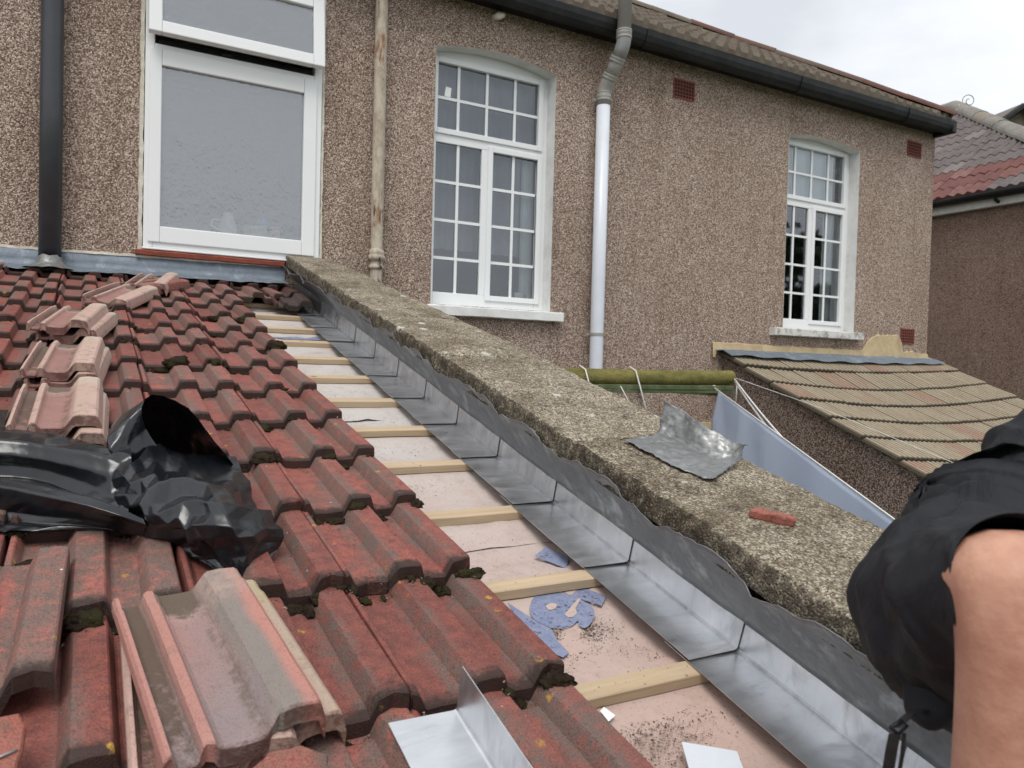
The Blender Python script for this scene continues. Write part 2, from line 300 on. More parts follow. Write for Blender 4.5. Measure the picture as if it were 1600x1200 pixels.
    MT['rib_brown'] = rib('ribbed_tile_brown', (.43, .365, .265), (.32, .265, .185), (.36, .215, .16), .45, 1, .95)
    MT['rib_roof'] = rib('house_roof_tile', (.185, .155, .12), (.12, .10, .08), (.17, .11, .085), .55)
    MT['hip_red'] = rib('hip_tile_red', (.155, .075, .058), (.105, .066, .05), (.15, .12, .09), .5)
    MT['rib_grey'] = rib('neighbour_tile_grey', (.17, .145, .138), (.115, .095, .092), (.22, .19, .175), .5)
    MT['rib_red'] = rib('neighbour_tile_red', (.185, .08, .07), (.13, .066, .06), (.25, .14, .12))
    MT['ridge_grey'] = rib('ridge_concrete', (.27, .25, .22), (.17, .155, .135), (.3, .22, .14))
    # glass
    m = Mat('window_glass'); fr = m.new('ShaderNodeFresnel', {'IOR': 1.75}); tr = m.new('ShaderNodeBsdfTransparent', {'Color': (.86, .90, .92, 1)})
    gl = m.new('ShaderNodeBsdfGlossy', {'Color': (.92, .96, 1, 1), 'Roughness': .03}); bn = m.bump(m.noise(2.5, 2, .5), .05, .02); m.t.links.new(bn, gl.inputs['Normal'])
    mx = m.new('ShaderNodeMixShader', {0: m.math('ADD', fr.outputs[0], .07, True), 1: tr.outputs[0], 2: gl.outputs[0]}); m.t.links.new(mx.outputs[0], m.out.inputs[0]); MT['glass'] = m.m
    m = Mat('obscured_glass'); n = m.math('ADD', m.noise(60, 3, .6, m.vec((1, 1, .7)), .5), m.math('MULTIPLY', m.noise(7, 3, .5), 2.5)); bn = m.bump(n, .35, .008)
    df = m.new('ShaderNodeBsdfDiffuse', {'Color': (.50, .535, .55, 1)}); m.t.links.new(bn, df.inputs['Normal']); tr = m.new('ShaderNodeBsdfTransparent', {'Color': (.86, .90, .92, 1)})
    gl = m.new('ShaderNodeBsdfGlossy', {'Color': (.95, .97, 1, 1), 'Roughness': .12}); m.t.links.new(bn, gl.inputs['Normal'])
    a = m.new('ShaderNodeMixShader', {0: .20, 1: tr.outputs[0], 2: df.outputs[0]}); fr = m.new('ShaderNodeFresnel', {'IOR': 1.6})
    b = m.new('ShaderNodeMixShader', {0: m.math('ADD', fr.outputs[0], .20, True), 1: a.outputs[0], 2: gl.outputs[0]}); m.t.links.new(b.outputs[0], m.out.inputs[0]); MT['frosted'] = m.m
    # people
    m = Mat('skin'); n = m.noise(16, 5, .6); n2 = m.noise(120, 3, .6)
    c = m.mix(m.step(n, .35, .65), (.55, .30, .205), (.42, .20, .135)); c = m.mix(m.math('MULTIPLY', m.step(m.noise(45, 4, .7), .52, .68), .3), c, (.36, .15, .10)); MT['skin'] = m.done(c, .55, normal=m.bump(m.math('ADD', n2, m.noise(38, 3, .6)), .3, .003), spec=.4, Subsurface_Weight=.12, Subsurface_Scale=.01)
    m = Mat('black_fabric'); n = m.noise(420, 2, .6); w = m.noise(16, 4, .6, m.vec((1, 1, .5)), 1.0); c = m.mix(n, (.009, .0095, .0115), (.019, .020, .024)); MT['black_fabric'] = m.done(c, .72, normal=m.bump(m.math('ADD', m.math('MULTIPLY', n, .06), w), .55, .012), spec=.3)
    MT['black_web'] = m_plain('black_webbing', (.012, .012, .013), .6, .2, 200, .3)
    m = Mat('foliage'); r = m.noise(3, 4, .6); c = m.mix(m.step(r, .3, .7), (.022, .042, .014), (.05, .08, .025)); MT['foliage'] = m.done(c, .7)
    MT['bark'] = m_plain('bark', (.09, .065, .045), .95, .3, 12, .5)
mk()

# ================================================================== mesh helpers
def link(o, parent=None, inv=None):
    COL.objects.link(o)
    if parent is not None:
        o.parent = parent
        if inv is not None: o.matrix_parent_inverse = inv
    return o
def tag(o, label=None, cat=None, group=None, kind=None):
    if label: o['label'] = label
    if cat: o['category'] = cat
    if group: o['group'] = group
    if kind: o['kind'] = kind
    return o
def empty(name, loc=(0, 0, 0), rot=None, label=None, cat=None, group=None):
    o = bpy.data.objects.new(name, None); COL.objects.link(o); o.location = loc; o.empty_display_size = .1
    if rot: o.rotation_euler = rot
    o['_inv'] = 0
    del o['_inv']
    return tag(o, label, cat, group)
def inv_of(e): return Matrix.LocRotScale(e.location, e.rotation_euler, None).inverted()

class MB:
    def __init__(s): s.v = []; s.f = []
    def add(s, vs, fs):
        b = len(s.v); s.v += [tuple(p) for p in vs]; s.f += [tuple(b + i for i in f) for f in fs]; return s
    def box(s, a, b, mat=None):
        x0, y0, z0 = a; x1, y1, z1 = b
        vs = [(x0, y0, z0), (x1, y0, z0), (x1, y1, z0), (x0, y1, z0), (x0, y0, z1), (x1, y0, z1), (x1, y1, z1), (x0, y1, z1)]
        if mat: vs = [mat @ Vector(p) for p in vs]
        return s.add(vs, [(0, 3, 2, 1), (4, 5, 6, 7), (0, 1, 5, 4), (1, 2, 6, 5), (2, 3, 7, 6), (3, 0, 4, 7)])
    def tube(s, pts, rad, seg=16, cap=True, jit=0.0):
        pts = [Vector(p) for p in pts]; n = len(pts); rads = rad if isinstance(rad, (list, tuple)) else [rad] * n
        ref = None; rings = []
        for i, p in enumerate(pts):
            t = (pts[min(i + 1, n - 1)] - pts[max(i - 1, 0)]).normalized()
            if ref is None: ref = Vector((0, 0, 1)) if abs(t.z) < .9 else Vector((1, 0, 0))
            a = (ref - t * ref.dot(t)).normalized(); ref = a; b = t.cross(a)
            rings.append([p + (a * math.cos(2 * math.pi * k / seg) + b * math.sin(2 * math.pi * k / seg)) * (rads[i] + (random.uniform(-jit, jit) if jit else 0)) for k in range(seg)])
        vs = [q for r in rings for q in r]; fs = []
        for i in range(n - 1):
            for k in range(seg):
                a = i * seg + k; b = i * seg + (k + 1) % seg; fs.append((a, b, b + seg, a + seg))
        if cap: fs.append(tuple(range(seg - 1, -1, -1))); fs.append(tuple((n - 1) * seg + k for k in range(seg)))
        return s.add(vs, fs)
    def grid(s, rows):
        nu = len(rows[0]); vs = [p for r in rows for p in r]
        fs = [(i * nu + j, i * nu + j + 1, (i + 1) * nu + j + 1, (i + 1) * nu + j) for i in range(len(rows) - 1) for j in range(nu - 1)]
        return s.add(vs, fs)
    def prism(s, poly, y0, y1):      # poly in (x, z)
        n = len(poly); vs = [(x, y0, z) for x, z in poly] + [(x, y1, z) for x, z in poly]
        fs = [tuple(range(n)), tuple(range(2 * n - 1, n - 1, -1))] + [(i, i + n, (i + 1) % n + n, (i + 1) % n) for i in range(n)]
        return s.add(vs, fs)
    def mesh(s, name, mat=None, smooth=False, fix=True):
        me = bpy.data.meshes.new(name); me.from_pydata(s.v, [], s.f); me.update()
        if fix:
            bm = bmesh.new(); bm.from_mesh(me); bmesh.ops.recalc_face_normals(bm, faces=bm.faces); bm.to_mesh(me); bm.free()
        if mat: me.materials.append(MT[mat] if isinstance(mat, str) else mat)
        if smooth:
            for p in me.polygons: p.use_smooth = True
        return me
    def build(s, name, mat, parent=None, smooth=False, fix=True, bevel=0.0, auto=False):
        o = bpy.data.objects.new(name, s.mesh(name, mat, smooth, fix))
        link(o, parent, inv_of(parent) if parent is not None else None)
        if bevel:
            b = o.modifiers.new('bevel', 'BEVEL'); b.width = bevel; b.segments = 2; b.limit_method = 'ANGLE'; b.angle_limit = D2R(40)
        return o
def origin_to(o, loc):            # move a top-level mesh's origin without moving it
    loc = Vector(loc); o.data.transform(Matrix.Translation(-loc)); o.location = loc; return o
def Zw(p): return (p[0], p[1], p[2] + ZC)
SL = Vector((0, math.cos(RP), math.sin(RP))); NR = Vector((0, -math.sin(RP), math.cos(RP)))
ROOFM = Matrix.Translation(Vector((0, 0, ZC)) - NR * H) @ Matrix.Rotation(RP, 4, 'X')
def RW(x, s, n): return ROOFM @ Vector((x, s, n))
def fbm(p, sc_=1.0, oct_=4): return noise.fractal(Vector(p) * sc_, .6, 2.0, oct_)
def crom(P, t):
    n = len(P) - 1; x = min(max(t, 0), 1) * n; i = min(int(x), n - 1); u = x - i
    p0 = P[i - 1] if i > 0 else P[i] * 2 - P[i + 1]; p1 = P[i]; p2 = P[i + 1]; p3 = P[i + 2] if i + 2 <= n else P[i + 1] * 2 - P[i]
    return .5 * ((2 * p1) + (p2 - p0) * u + (2 * p0 - 5 * p1 + 4 * p2 - p3) * u * u + (3 * p1 - p0 - 3 * p2 + p3) * u ** 3)
def lin(P, t):
    n = len(P) - 1; x = min(max(t, 0), 1) * n; i = min(int(x), n - 1); return P[i].lerp(P[i + 1], x - i)
def loft(rows, nu, nv, crom=crom):
    R = [[Vector(p) for p in r] for r in rows]
    cols = [[crom(r, j / (nu - 1)) for j in range(nu)] for r in R]
    return [[crom([c[j] for c in cols], i / (nv - 1)) for j in range(nu)] for i in range(nv)]

# ================================================================== ground
g = MB().add([(-400, -400, -.03), (400, -400, -.03), (400, 400, -.03), (-400, 400, -.03)], [(0, 1, 2, 3)]).build('ground', 'grass'); tag(g, 'flat grassy ground around the houses', 'ground', kind='structure')
g = MB().add([(-6, -4, 0), (11.4, -4, 0), (11.4, 5.2, 0), (-6, 5.2, 0)], [(0, 1, 2, 3)]).build('yard', 'ground'); tag(g, 'concrete back yard behind the parapet', 'yard', kind='structure')

# ================================================================== house
WY = 5.28
house = empty('house', (3.2, WY, 0), None, 'pebbledashed house with three white windows and a brown hipped roof', 'house')
def arch(x0, x1, zs, rise, n=12):
    xm = (x0 + x1) / 2; hw = (x1 - x0) / 2
    return [(x0 + (x1 - x0) * i / n, zs + rise * (1 - ((x0 + (x1 - x0) * i / n - xm) / hw) ** 2)) for i in range(n + 1)]
def opening(x0, x1, z0, zs, rise): return [(x1, z0), (x0, z0)] + arch(x0, x1, zs, rise)
OP1 = [(1.405, .655), (.272, .655), (.272, 2.47), (1.405, 2.47)]
OP2 = opening(2.235, 3.29, .44, 2.35, .065)
OP3 = opening(6.01, 7.085, .43, 2.335, .05)
OP4 = [(5.10, -1.9), (4.42, -1.9), (4.42, -.62), (5.10, -.62)]
def wall_sheet(outer, holes, y):
    bm = bmesh.new(); edges = []
    for loop in [outer] + holes:
        vs = [bm.verts.new((x, y, z + ZC)) for x, z in loop]
        for i in range(len(vs)): edges.append(bm.edges.new((vs[i], vs[(i + 1) % len(vs)])))
    bmesh.ops.triangle_fill(bm, use_beauty=True, edges=edges, use_dissolve=False)
    me = bpy.data.meshes.new('wall'); bm.to_mesh(me); bm.free(); me.materials.append(MT['pebble']); return me
wo_ = bpy.data.objects.new('wall', wall_sheet([(-3, -ZC), (8.38, -ZC), (8.38, 2.86), (-3, 2.86)], [OP1, OP2, OP3, OP4], WY)); link(wo_, house, inv_of(house))
b = MB().add([(8.38, WY, 0), (8.38, 10.5, 0), (8.38, 10.5, ZC + 2.9), (8.38, WY, ZC + 2.9)], [(0, 1, 2, 3)]); b.build('wall', 'pebble', house)
b = MB().add([(-3, WY, 0), (-3, 10.5, 0), (-3, 10.5, ZC + 2.9), (-3, WY, ZC + 2.9), (8.38, 10.5, 0), (8.38, 10.5, ZC + 2.9)], [(0, 1, 2, 3), (1, 4, 5, 2)]); b.build('wall', 'pebble', house)

def box_obj(name, mat, parent, inv, a, c, bevel=.003):
    o = MB().box(a, c).build(name, mat); o.parent = parent; o.matrix_parent_inverse = inv
    if bevel:
        m = o.modifiers.new('bevel', 'BEVEL'); m.width = bevel; m.segments = 2; m.limit_method = 'ANGLE'
    return o
def sub(parent):
    """an Empty part of the house"""
    return parent
def window_arched(dx, op, dirty):
    w = empty('window', (2.76 + dx, WY, ZC + .44)); w.parent = house; w.matrix_parent_inverse = inv_of(house)
    I = (Matrix.Translation(w.location)).inverted()
    def add(mb, name, mat, **k):
        o = mb.build(name, mat, None, **k); o.parent = w; o.matrix_parent_inverse = I; return o
    x0 = op[1][0]; x1 = op[0][0]; YF = 5.405; z = lambda q: q + ZC
    # painted reveal round the opening
    pts = op[2:] ; ring = [(x0, op[0][1])] + pts + [(x1, op[0][1])]
    mb = MB(); rows = [[(px, WY - .004, pz + ZC) for px, pz in ring], [(px, YF + .05, pz + ZC) for px, pz in ring]]
    mb.grid(rows); add(mb, 'reveal', 'reveal', fix=False)
    # frame bars
    f = MB()
    f.box((x0 - .02, YF, z(.44)), (x0 + .07, YF + .06, z(2.44)))
    f.box((x1 - .082, YF, z(.44)), (x1 + .02, YF + .06, z(2.44)))
    f.box((x0 + .07, YF + .001, z(2.295)), (x1 - .082, YF + .06, z(2.45)))
    f.box((x0 + .07, YF + .001, z(.44)), (x1 - .082, YF + .06, z(.545)))
    f.box((x0 + .07, YF + .001, z(1.69)), (x1 - .082, YF + .06, z(1.785)))
    f.box((2.70 + dx, YF + .001, z(.545)), (2.79 + dx, YF + .06, z(1.69)))
    add(f, 'frame', 'white', bevel=.004)
    def sash(a, c, e, g, nm):
        s = MB(); t = .042; y0, y1 = YF - .014, YF + .02
        s.box((a, y0, z(e)), (a + t, y1, z(g))); s.box((c - t, y0, z(e)), (c, y1, z(g)))
        s.box((a + t, y0 + .001, z(g - t)), (c - t, y1, z(g))); s.box((a + t, y0 + .001, z(e)), (c - t, y1, z(e + t)))
        add(s, nm, 'white', bevel=.004)
    sash(2.752 + dx, 3.25 + dx if dx == 0 else x1 - .045, .502, 1.722, 'sash')
    sash(x0 + .03, x1 - .045, 1.755, 2.335, 'sash')
    # glazing bars + panes
    def lights(xs, zs):
        t = .011
        for i, xx in enumerate(xs[1:-1]): add(MB().box((xx - t, YF + .012, z(zs[0])), (xx + t, YF + .034, z(zs[-1]))), 'glazing_bar', 'white')
        for zz in zs[1:-1]:
            for i in range(len(xs) - 1):
                a = xs[i] + (t if i else 0); c = xs[i + 1] - (t if i < len(xs) - 2 else 0)
                add(MB().box((a, YF + .0125, z(zz - t)), (c, YF + .0335, z(zz + t))), 'glazing_bar', 'white')
        for i in range(len(xs) - 1):
            for k in range(len(zs) - 1):
                jx = random.uniform(-.0015, .0015)
                mb = MB(); y = YF + .022
                mb.add([(xs[i], y + jx, z(zs[k])), (xs[i + 1], y - jx, z(zs[k])), (xs[i + 1], y - jx, z(zs[k + 1])), (xs[i], y + jx, z(zs[k + 1]))], [(0, 1, 2, 3)])
                add(mb, 'pane', 'glass', fix=False)
    lights([x0 + .072, 2.49 + dx, 2.738 + dx, 2.992 + dx, x1 - .087], [1.797, 2.033, 2.293])
    lights([x0 + .068, 2.498 + dx, 2.702 + dx], [.545, .81, 1.10, 1.395, 1.692])
    lights([2.79 + dx, 2.992 + dx, x1 - .087], [.545, .81, 1.10, 1.395, 1.68])
    # sill
    s = MB(); n = 24; xa, xb = (2.13, 3.38) if dx == 0 else (5.83, 7.16)
    rows = []
    for (yy, zz) in ((WY + .12, .445), (WY - .06, .432), (WY - .075, .425), (WY - .075, .362), (WY - .06, .357), (WY + .01, .357)):
        rows.append([(xa + (xb - xa) * i / n, yy + .003 * fbm((xa + i * .3, yy * 9, 1), 3), zz + ZC + .004 * fbm((i * .4, yy * 7, zz * 9), 2)) for i in range(n + 1)])
    s.grid(rows); s.add([r[0] for r in rows], [tuple(range(6))]); s.add([r[-1] for r in rows], [tuple(range(6))])
    add(s, 'sill', 'sill_dirty' if dirty else 'reveal')
    return w, add
w2, add2 = window_arched(0, OP2, False)
w3, add3 = window_arched(3.78, OP3, True)
# curtains hung behind the glass
def curtain(add, x0, x1, z0, z1, y, mat, amp, wl_, name='curtain'):
    n = int((x1 - x0) / .012); rows = []
    for zz in (z0, (z0 + z1) / 2, z1):
        rows.append([(x0 + (x1 - x0) * i / n, y + amp * math.sin((x0 + i * .012) / wl_ * 6.28 + 1.5 * fbm((i * .06, zz, 3), 1)), zz + ZC) for i in range(n + 1)])
    add(MB().grid(rows), name, mat, smooth=True, fix=False)
curtain(add2, 2.2, 3.32, .9, 2.4, 5.56, 'curtain', .022, .13)
curtain(add2, 3.14, 3.33, .46, 1.7, 5.53, 'blind', .015, .06)
curtain(add3, 6.0, 6.92, 1.72, 2.4, 5.475, 'blind', .003, .3, 'blind')
curtain(add3, 6.86, 7.12, .46, 1.75, 5.54, 'blind', .018, .07)

# bathroom window
w1 = empty('window', (.84, WY, ZC + .655)); w1.parent = house; w1.matrix_parent_inverse = inv_of(house); I1 = Matrix.Translation(w1.location).inverted()
def add1(mb, name, mat, **k):
    o = mb.build(name, mat, None, **k); o.parent = w1; o.matrix_parent_inverse = I1; return o
z = lambda q: q + ZC
f = MB(); Y0, Y1 = 5.258, 5.33
f.box((.292, Y0, z(.672)), (.345, Y1, z(2.465))); f.box((1.335, Y0, z(.672)), (1.388, Y1, z(2.465)))
f.box((.345, Y0 + .001, z(.672)), (1.335, Y1, z(.73))); f.box((.345, Y0 + .001, z(1.845)), (1.335, Y1, z(1.935))); f.box((.345, Y0 + .001, z(2.42)), (1.335, Y1, z(2.465)))
f.box((.285, Y0 - .016, z(.657)), (1.395, Y1, z(.671)))
add1(f, 'frame', 'white', bevel=.005)
f = MB(); y0 = 5.245
f.box((.318, y0, z(.705)), (.386, y0 + .05, z(1.905))); f.box((1.265, y0, z(.705)), (1.352, y0 + .05, z(1.905)))
f.box((.386, y0 + .001, z(.705)), (1.265, y0 + .05, z(.806))); f.box((.386, y0 + .001, z(1.802)), (1.265, y0 + .05, z(1.905)))
add1(f, 'sash', 'white', bevel=.006)
f = MB(); f.add([(.38, 5.272, z(.80)), (1.27, 5.272, z(.80)), (1.27, 5.272, z(1.81)), (.38, 5.272, z(1.81))], [(0, 1, 2, 3)]); add1(f, 'pane', 'frosted', fix=False)
# open top light, hinged along its head
T = Matrix.Translation((0, 5.25, z(2.435))) @ Matrix.Rotation(D2R(-6.0), 4, 'X')
f = MB(); a0, a1, b0, b1 = .303, 1.377, -.475, 0.0
f.box((a0, -.055, b0), (a0 + .075, 0, b1), T); f.box((a1 - .075, -.055, b0), (a1, 0, b1), T); f.box((a0 + .075, -.054, b0), (a1 - .075, 0, b0 + .075), T); f.box((a0 + .075, -.054, b1 - .075), (a1 - .075, 0, b1), T)
add1(f, 'top_light', 'white', bevel=.006)
f = MB(); f.add([T @ Vector(p) for p in ((a0 + .07, -.03, b0 + .07), (a1 - .07, -.03, b0 + .07), (a1 - .07, -.03, b1 - .07), (a0 + .07, -.03, b1 - .07))], [(0, 1, 2, 3)]); add1(f, 'pane', 'frosted', fix=False)
f = MB(); f.box((.36, 5.29, z(1.945)), (1.32, 5.31, z(1.975))); f.box((.74, 5.25, z(1.94)), (.80, 5.29, z(1.955))); add1(f, 'window_stay', 'black_plastic')
# ragged mortar round the frame
def mortar(xa, xb, za, zb, n):
    rows = [[], [], [], []]
    for i in range(n + 1):
        t = i / n; q = za + (zb - za) * t
        e0 = .006 * fbm((xa, q * 9, 2), 2); e1 = .006 * fbm((xb, q * 9, 5), 2)
        for r, (xx, yy) in zip(rows, ((xa + e0, WY + .01), (xa + e0 + .004, WY - .012), (xb + e1 - .004, WY - .014), (xb + e1, WY + .01))): r.append((xx, yy, z(q)))
    return MB().grid(rows)
add1(mortar(.262, .291, .655, 2.47, 40), 'mortar_edge', 'mortar'); add1(mortar(1.389, 1.412, .66, 2.47, 40), 'mortar_edge', 'mortar')
f = MB().box((.27, WY - .008, z(2.466)), (1.41, WY + .03, z(2.485))); add1(f, 'head_trim', 'mortar')
f = MB()
rows = [[(.25 + .905 * i / 30, yy, z(zz) + .003 * fbm((i * .4, zz * 20, 0), 1)) for i in range(31)] for yy, zz in ((WY + .02, .655), (WY - .035, .652), (WY - .042, .646), (WY - .038, .622), (WY, .618))]
f.grid(rows); f.add([r[0] for r in rows], [tuple(range(5))]); f.add([r[-1] for r in rows], [tuple(range(5))])
add1(f, 'tile_sill', 'red_sill')

# ground floor window far below, top only in view
w4 = empty('window', (4.76, WY, ZC - 1.9)); w4.parent = house; w4.matrix_parent_inverse = inv_of(house); I4 = Matrix.Translation(w4.location).inverted()
def add4(mb, name, mat, **k):
    o = mb.build(name, mat, None, **k); o.parent = w4; o.matrix_parent_inverse = I4; return o
add4(MB().box((4.36, WY - .02, z(-.62)), (5.16, WY + .05, z(-.49))), 'lintel', 'ochre', bevel=.004)
f = MB(); f.box((4.42, 5.30, z(-1.9)), (4.49, 5.36, z(-.62))); f.box((5.03, 5.30, z(-1.9)), (5.10, 5.36, z(-.62))); f.box((4.49, 5.301, z(-.69)), (5.03, 5.36, z(-.62))); add4(f, 'frame', 'white', bevel=.004)
add4(MB().add([(4.48, 5.33, z(-1.9)), (5.04, 5.33, z(-1.9)), (5.04, 5.33, z(-.68)), (4.48, 5.33, z(-.68))], [(0, 1, 2, 3)]), 'pane', 'glass')

# air bricks
ab_grid = None
for (x, zz) in ((4.64, 2.50), (8.0, 2.51), (8.005, .433)):
    e = empty('air_brick', (x, WY, z(zz))); e.parent = house; e.matrix_parent_inverse = inv_of(house)
    if ab_grid is None:
        g = MB(); wv, hv = .118, .079
        nx, nz = 7, 5
        for i in range(nx + 1):
            t = .008 if 0 < i < nx else .014; c = -wv + 2 * wv * i / nx; g.box((c - t / 2, -.008, -hv), (c + t / 2, .03, hv))
        for k in range(nz + 1):
            t = .008 if 0 < k < nz else .014; c = -hv + 2 * hv * k / nz; g.box((-wv, -.0085, c - t / 2), (wv, .03, c + t / 2))
        ab_grid = g.mesh('air_brick_grid', 'terracotta'); ab_back = MB().box((-wv, -.002, -hv), (wv, .0, hv)).mesh('air_brick_cavity', 'cavity')
    a = bpy.data.objects.new('grille', ab_grid); link(a, e); a2 = bpy.data.objects.new('cavity', ab_back); link(a2, e)
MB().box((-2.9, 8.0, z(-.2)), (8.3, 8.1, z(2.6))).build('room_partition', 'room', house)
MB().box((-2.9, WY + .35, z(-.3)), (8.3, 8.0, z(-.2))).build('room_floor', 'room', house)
# fascia, gutter, roof
MB().add([(-3, WY + .02, z(2.62)), (8.37, WY + .02, z(2.62)), (8.37, 10.4, z(2.62)), (-3, 10.4, z(2.62))], [(0, 1, 2, 3)]).build('ceiling', 'reveal', house)
MB().box((-3, WY - .10, z(2.735)), (8.36, WY + .02, z(2.93))).build('fascia', 'black_plastic', house)
g = MB(); prof = []
for k in range(9): a = math.pi * (1 + k / 8); prof.append((5.11 + .066 * math.cos(a), 2.815 + .125 * math.sin(a)))
prof2 = [(5.11 + (p[0] - 5.11) * .9, 2.815 + (p[1] - 2.815) * .9) for p in prof][::-1]
xs = [-3 + 11.36 * i / 60 for i in range(61)]
rows = [[(x, py, z(pz) + .008 * math.sin(x * .9) + .004 * fbm((x, 0, 0), 1.5)) for x in xs] for py, pz in prof + prof2]
g.grid(rows); g.build('gutter', 'black_plastic', house, smooth=False)
for gx in (4.08, 5.95, 7.6):
    g = MB(); pr = [(5.11 + (p[0] - 5.11) * 1.12, 2.815 + (p[1] - 2.815) * 1.06) for p in prof]
    g.grid([[(gx + d, py, z(pz) + .008 * math.sin(gx * .9)) for d in (-.06, .06)] for py, pz in pr]); g.build('gutter_joint', 'black_plastic', house)
g = MB().box((8.33, WY - .235, z(2.70)), (8.40, WY + .04, z(2.835))); g.build('gutter_end', 'black_plastic', house, bevel=.01)
TP = math.tan(D2R(32)); EX, EY, EZ = 8.30, 5.04, 2.835
def house_roof():
    g = MB(); pitch = .15; rib = [(0, 0), (.03, .0), (.05, .035), (.09, .035), (.11, 0)]
    nx = int((EX + 3.2) / pitch); ks = []
    k = 0
    while k < 3.0: ks.append((k, .022)); ks.append((min(3.0, k + .30), .0)); k += .30
    for c in range(nx):
        for j in range(len(rib)):
            xa, ha = rib[j]; xb, hb = rib[j + 1] if j + 1 < len(rib) else (pitch, 0)
            X0 = EX - .02 - (c + 1) * pitch + xa; X1 = EX - .02 - (c + 1) * pitch + xb; km = min(3.0, EX - X1)
            rows = []
            for kk, st in ks:
                kq = min(kk, km); sg = .015 * fbm((X0 * .7, kq, 4), 1)
                rows.append([(X0, EY + kq, z(EZ + kq * TP + ha + st + sg)), (X1, EY + kq, z(EZ + kq * TP + hb + st + sg))])
                if kk >= km: break
            if len(rows) > 1: g.grid(rows)
            r = rows[0]; g.add([r[0], r[1], (r[1][0], r[1][1] + .01, z(EZ - .02)), (r[0][0], r[0][1] + .01, z(EZ - .02))], [(0, 1, 2, 3)])
    tag(g.build('roof_covering', 'rib_roof', house, fix=False), kind='stuff')
    # far side and right-hand hip slope
    g = MB(); A = (EX, EY, z(EZ)); K = 3.0
    ap = (EX - K, EY + K, z(EZ + K * TP)); ap2 = (-3.2, EY + K, z(EZ + K * TP))
    g.add([A, (EX, EY + 2 * K, z(EZ)), ap], [(0, 1, 2)]); g.add([ap, ap2, (-3.2, EY + 2 * K, z(EZ)), (EX, EY + 2 * K, z(EZ))], [(0, 1, 2, 3)])
    g.build('roof_slope', 'rib_roof', house)
house_roof()
hipm = None
n = 9
for i in range(n):           # red hip tiles
    k0 = i * 3.02 / n; L = 3.02 / n * math.sqrt(2 + TP * TP)
    if hipm is None:
        g = MB(); rows = []
        for yy in [j / 6 * (L + .03) for j in range(7)]:
            rows.append([(.105 * math.cos(a) * (1.06 - .06 * yy / L), yy, .075 * math.sin(a) + .0 * yy) for a in [math.pi * (q / 10) for q in range(11)]])
        rows2 = [[(p[0] * .84, p[1], p[2] * .8 - .002) for p in r] for r in rows]
        g.grid(rows); g.grid(rows2); g.add(rows[0] + rows2[0], [(q, q + 1, q + 12, q + 11) for q in range(10)])
        hipm = [g.mesh('hip_tile', 'hip_red'), None]; hipm[1] = hipm[0].copy(); hipm[1].materials[0] = MT['rib_roof']
    o = bpy.data.objects.new('hip_tile', hipm[0] if i < 6 else hipm[1]); d = Vector((-1, 1, TP)).normalized(); sx = d.cross(Vector((0, 0, 1))).normalized(); up = sx.cross(d)
    mw = Matrix((sx, d, up)).transposed().to_4x4(); mw = mw @ Matrix.Rotation(random.uniform(-.02, .02), 4, 'X'); mw.translation = Vector((EX - k0, EY + k0, z(EZ + k0 * TP + .012 + random.uniform(-.006, .008))))
    link(o, house, inv_of(house)); o.matrix_basis = mw
# scrolled hip iron
g = MB(); pts = [(EX - .03, EY, z(2.86)), (EX + .02, EY - .03, z(2.93)), (EX + .07, EY - .06, z(3.01))]
for k in range(22):
    a = math.pi * .9 - k * .36; r = .075 - k * .0026; pts.append((EX + .14 + r * math.cos(a) * .8, EY - .09 - r * math.cos(a) * .5, z(3.035 + r * math.sin(a))))
g.tube(pts, .005, 8); g.build('hip_iron', 'pipe_grey_dark', house, smooth=True)
# lead apron at the head of the lean-to roof
rows = []
for (dy, dz) in ((.004, .085), (-.012, .082), (-.016, .03), (-.02, .0), (-.05, -.012), (-.12, -.03), (-.17, -.043)):
    r = []
    for i in range(90):
        x = -1.9 + 3.06 * i / 89; base = .515 + .018 * (x + .45) / 1.6
        wv = .006 * fbm((x * 3, dz * 10, 0), 1.2); r.append((x, WY + dy + wv, z(base + dz * 1.0 + (.012 * fbm((x * 4, 7, 0), 1) if dz < .02 else wv * .6))))
    rows.append(r)
MB().grid(rows).build('lead_apron', 'lead_blue', house, smooth=True, fix=False)
rows = [[(-1.9 + 3.03 * i / 60, WY + yy + .003 * fbm((i * .3, zz * 30, 3), 2), z(.602 + .02 * (-1.45 + 3.03 * i / 60) / 1.6 + zz) + .004 * fbm((i * .35, 1, 3), 2)) for i in range(61)] for yy, zz in ((.005, .012), (-.012, .008), (-.014, -.006), (.004, -.010))]
MB().grid(rows).build('mortar_pointing', 'mortar', house)

# ------------------------------------------------------------------ things behind the glass
def lathe(prof, c, seg=20):
    mb = MB(); rows = [[(c[0] + r * math.cos(2 * math.pi * k / seg), c[1] + r * math.sin(2 * math.pi * k / seg), c[2] + zz) for k in range(seg + 1)] for r, zz in prof]; return mb.grid(rows)
def item(name, mb, mat, label, cat, base, parts=()):
    o = mb.build(name, mat, None, smooth=True); origin_to(o, base); tag(o, label, cat, 'things on the bathroom window ledge'); return o
zb = z(.80)
j = item('jug', lathe([(.001, 0), (.05, 0), (.058, .05), (.05, .10), (.032, .135), (.034, .15), (.001, .15)], (.80, 5.335, zb)), 'ceramic', 'white jug blurred behind the frosted glass, leftmost on the ledge', 'jug', (.80, 5.335, zb))
mb = MB().tube([(.75, 5.335, zb + .10), (.705, 5.335, zb + .10), (.695, 5.335, zb + .06), (.745, 5.335, zb + .035)], .008, 8); o = mb.build('handle', 'ceramic', None, smooth=True); o.parent = j; o.matrix_parent_inverse = Matrix.Translation(j.location).inverted()
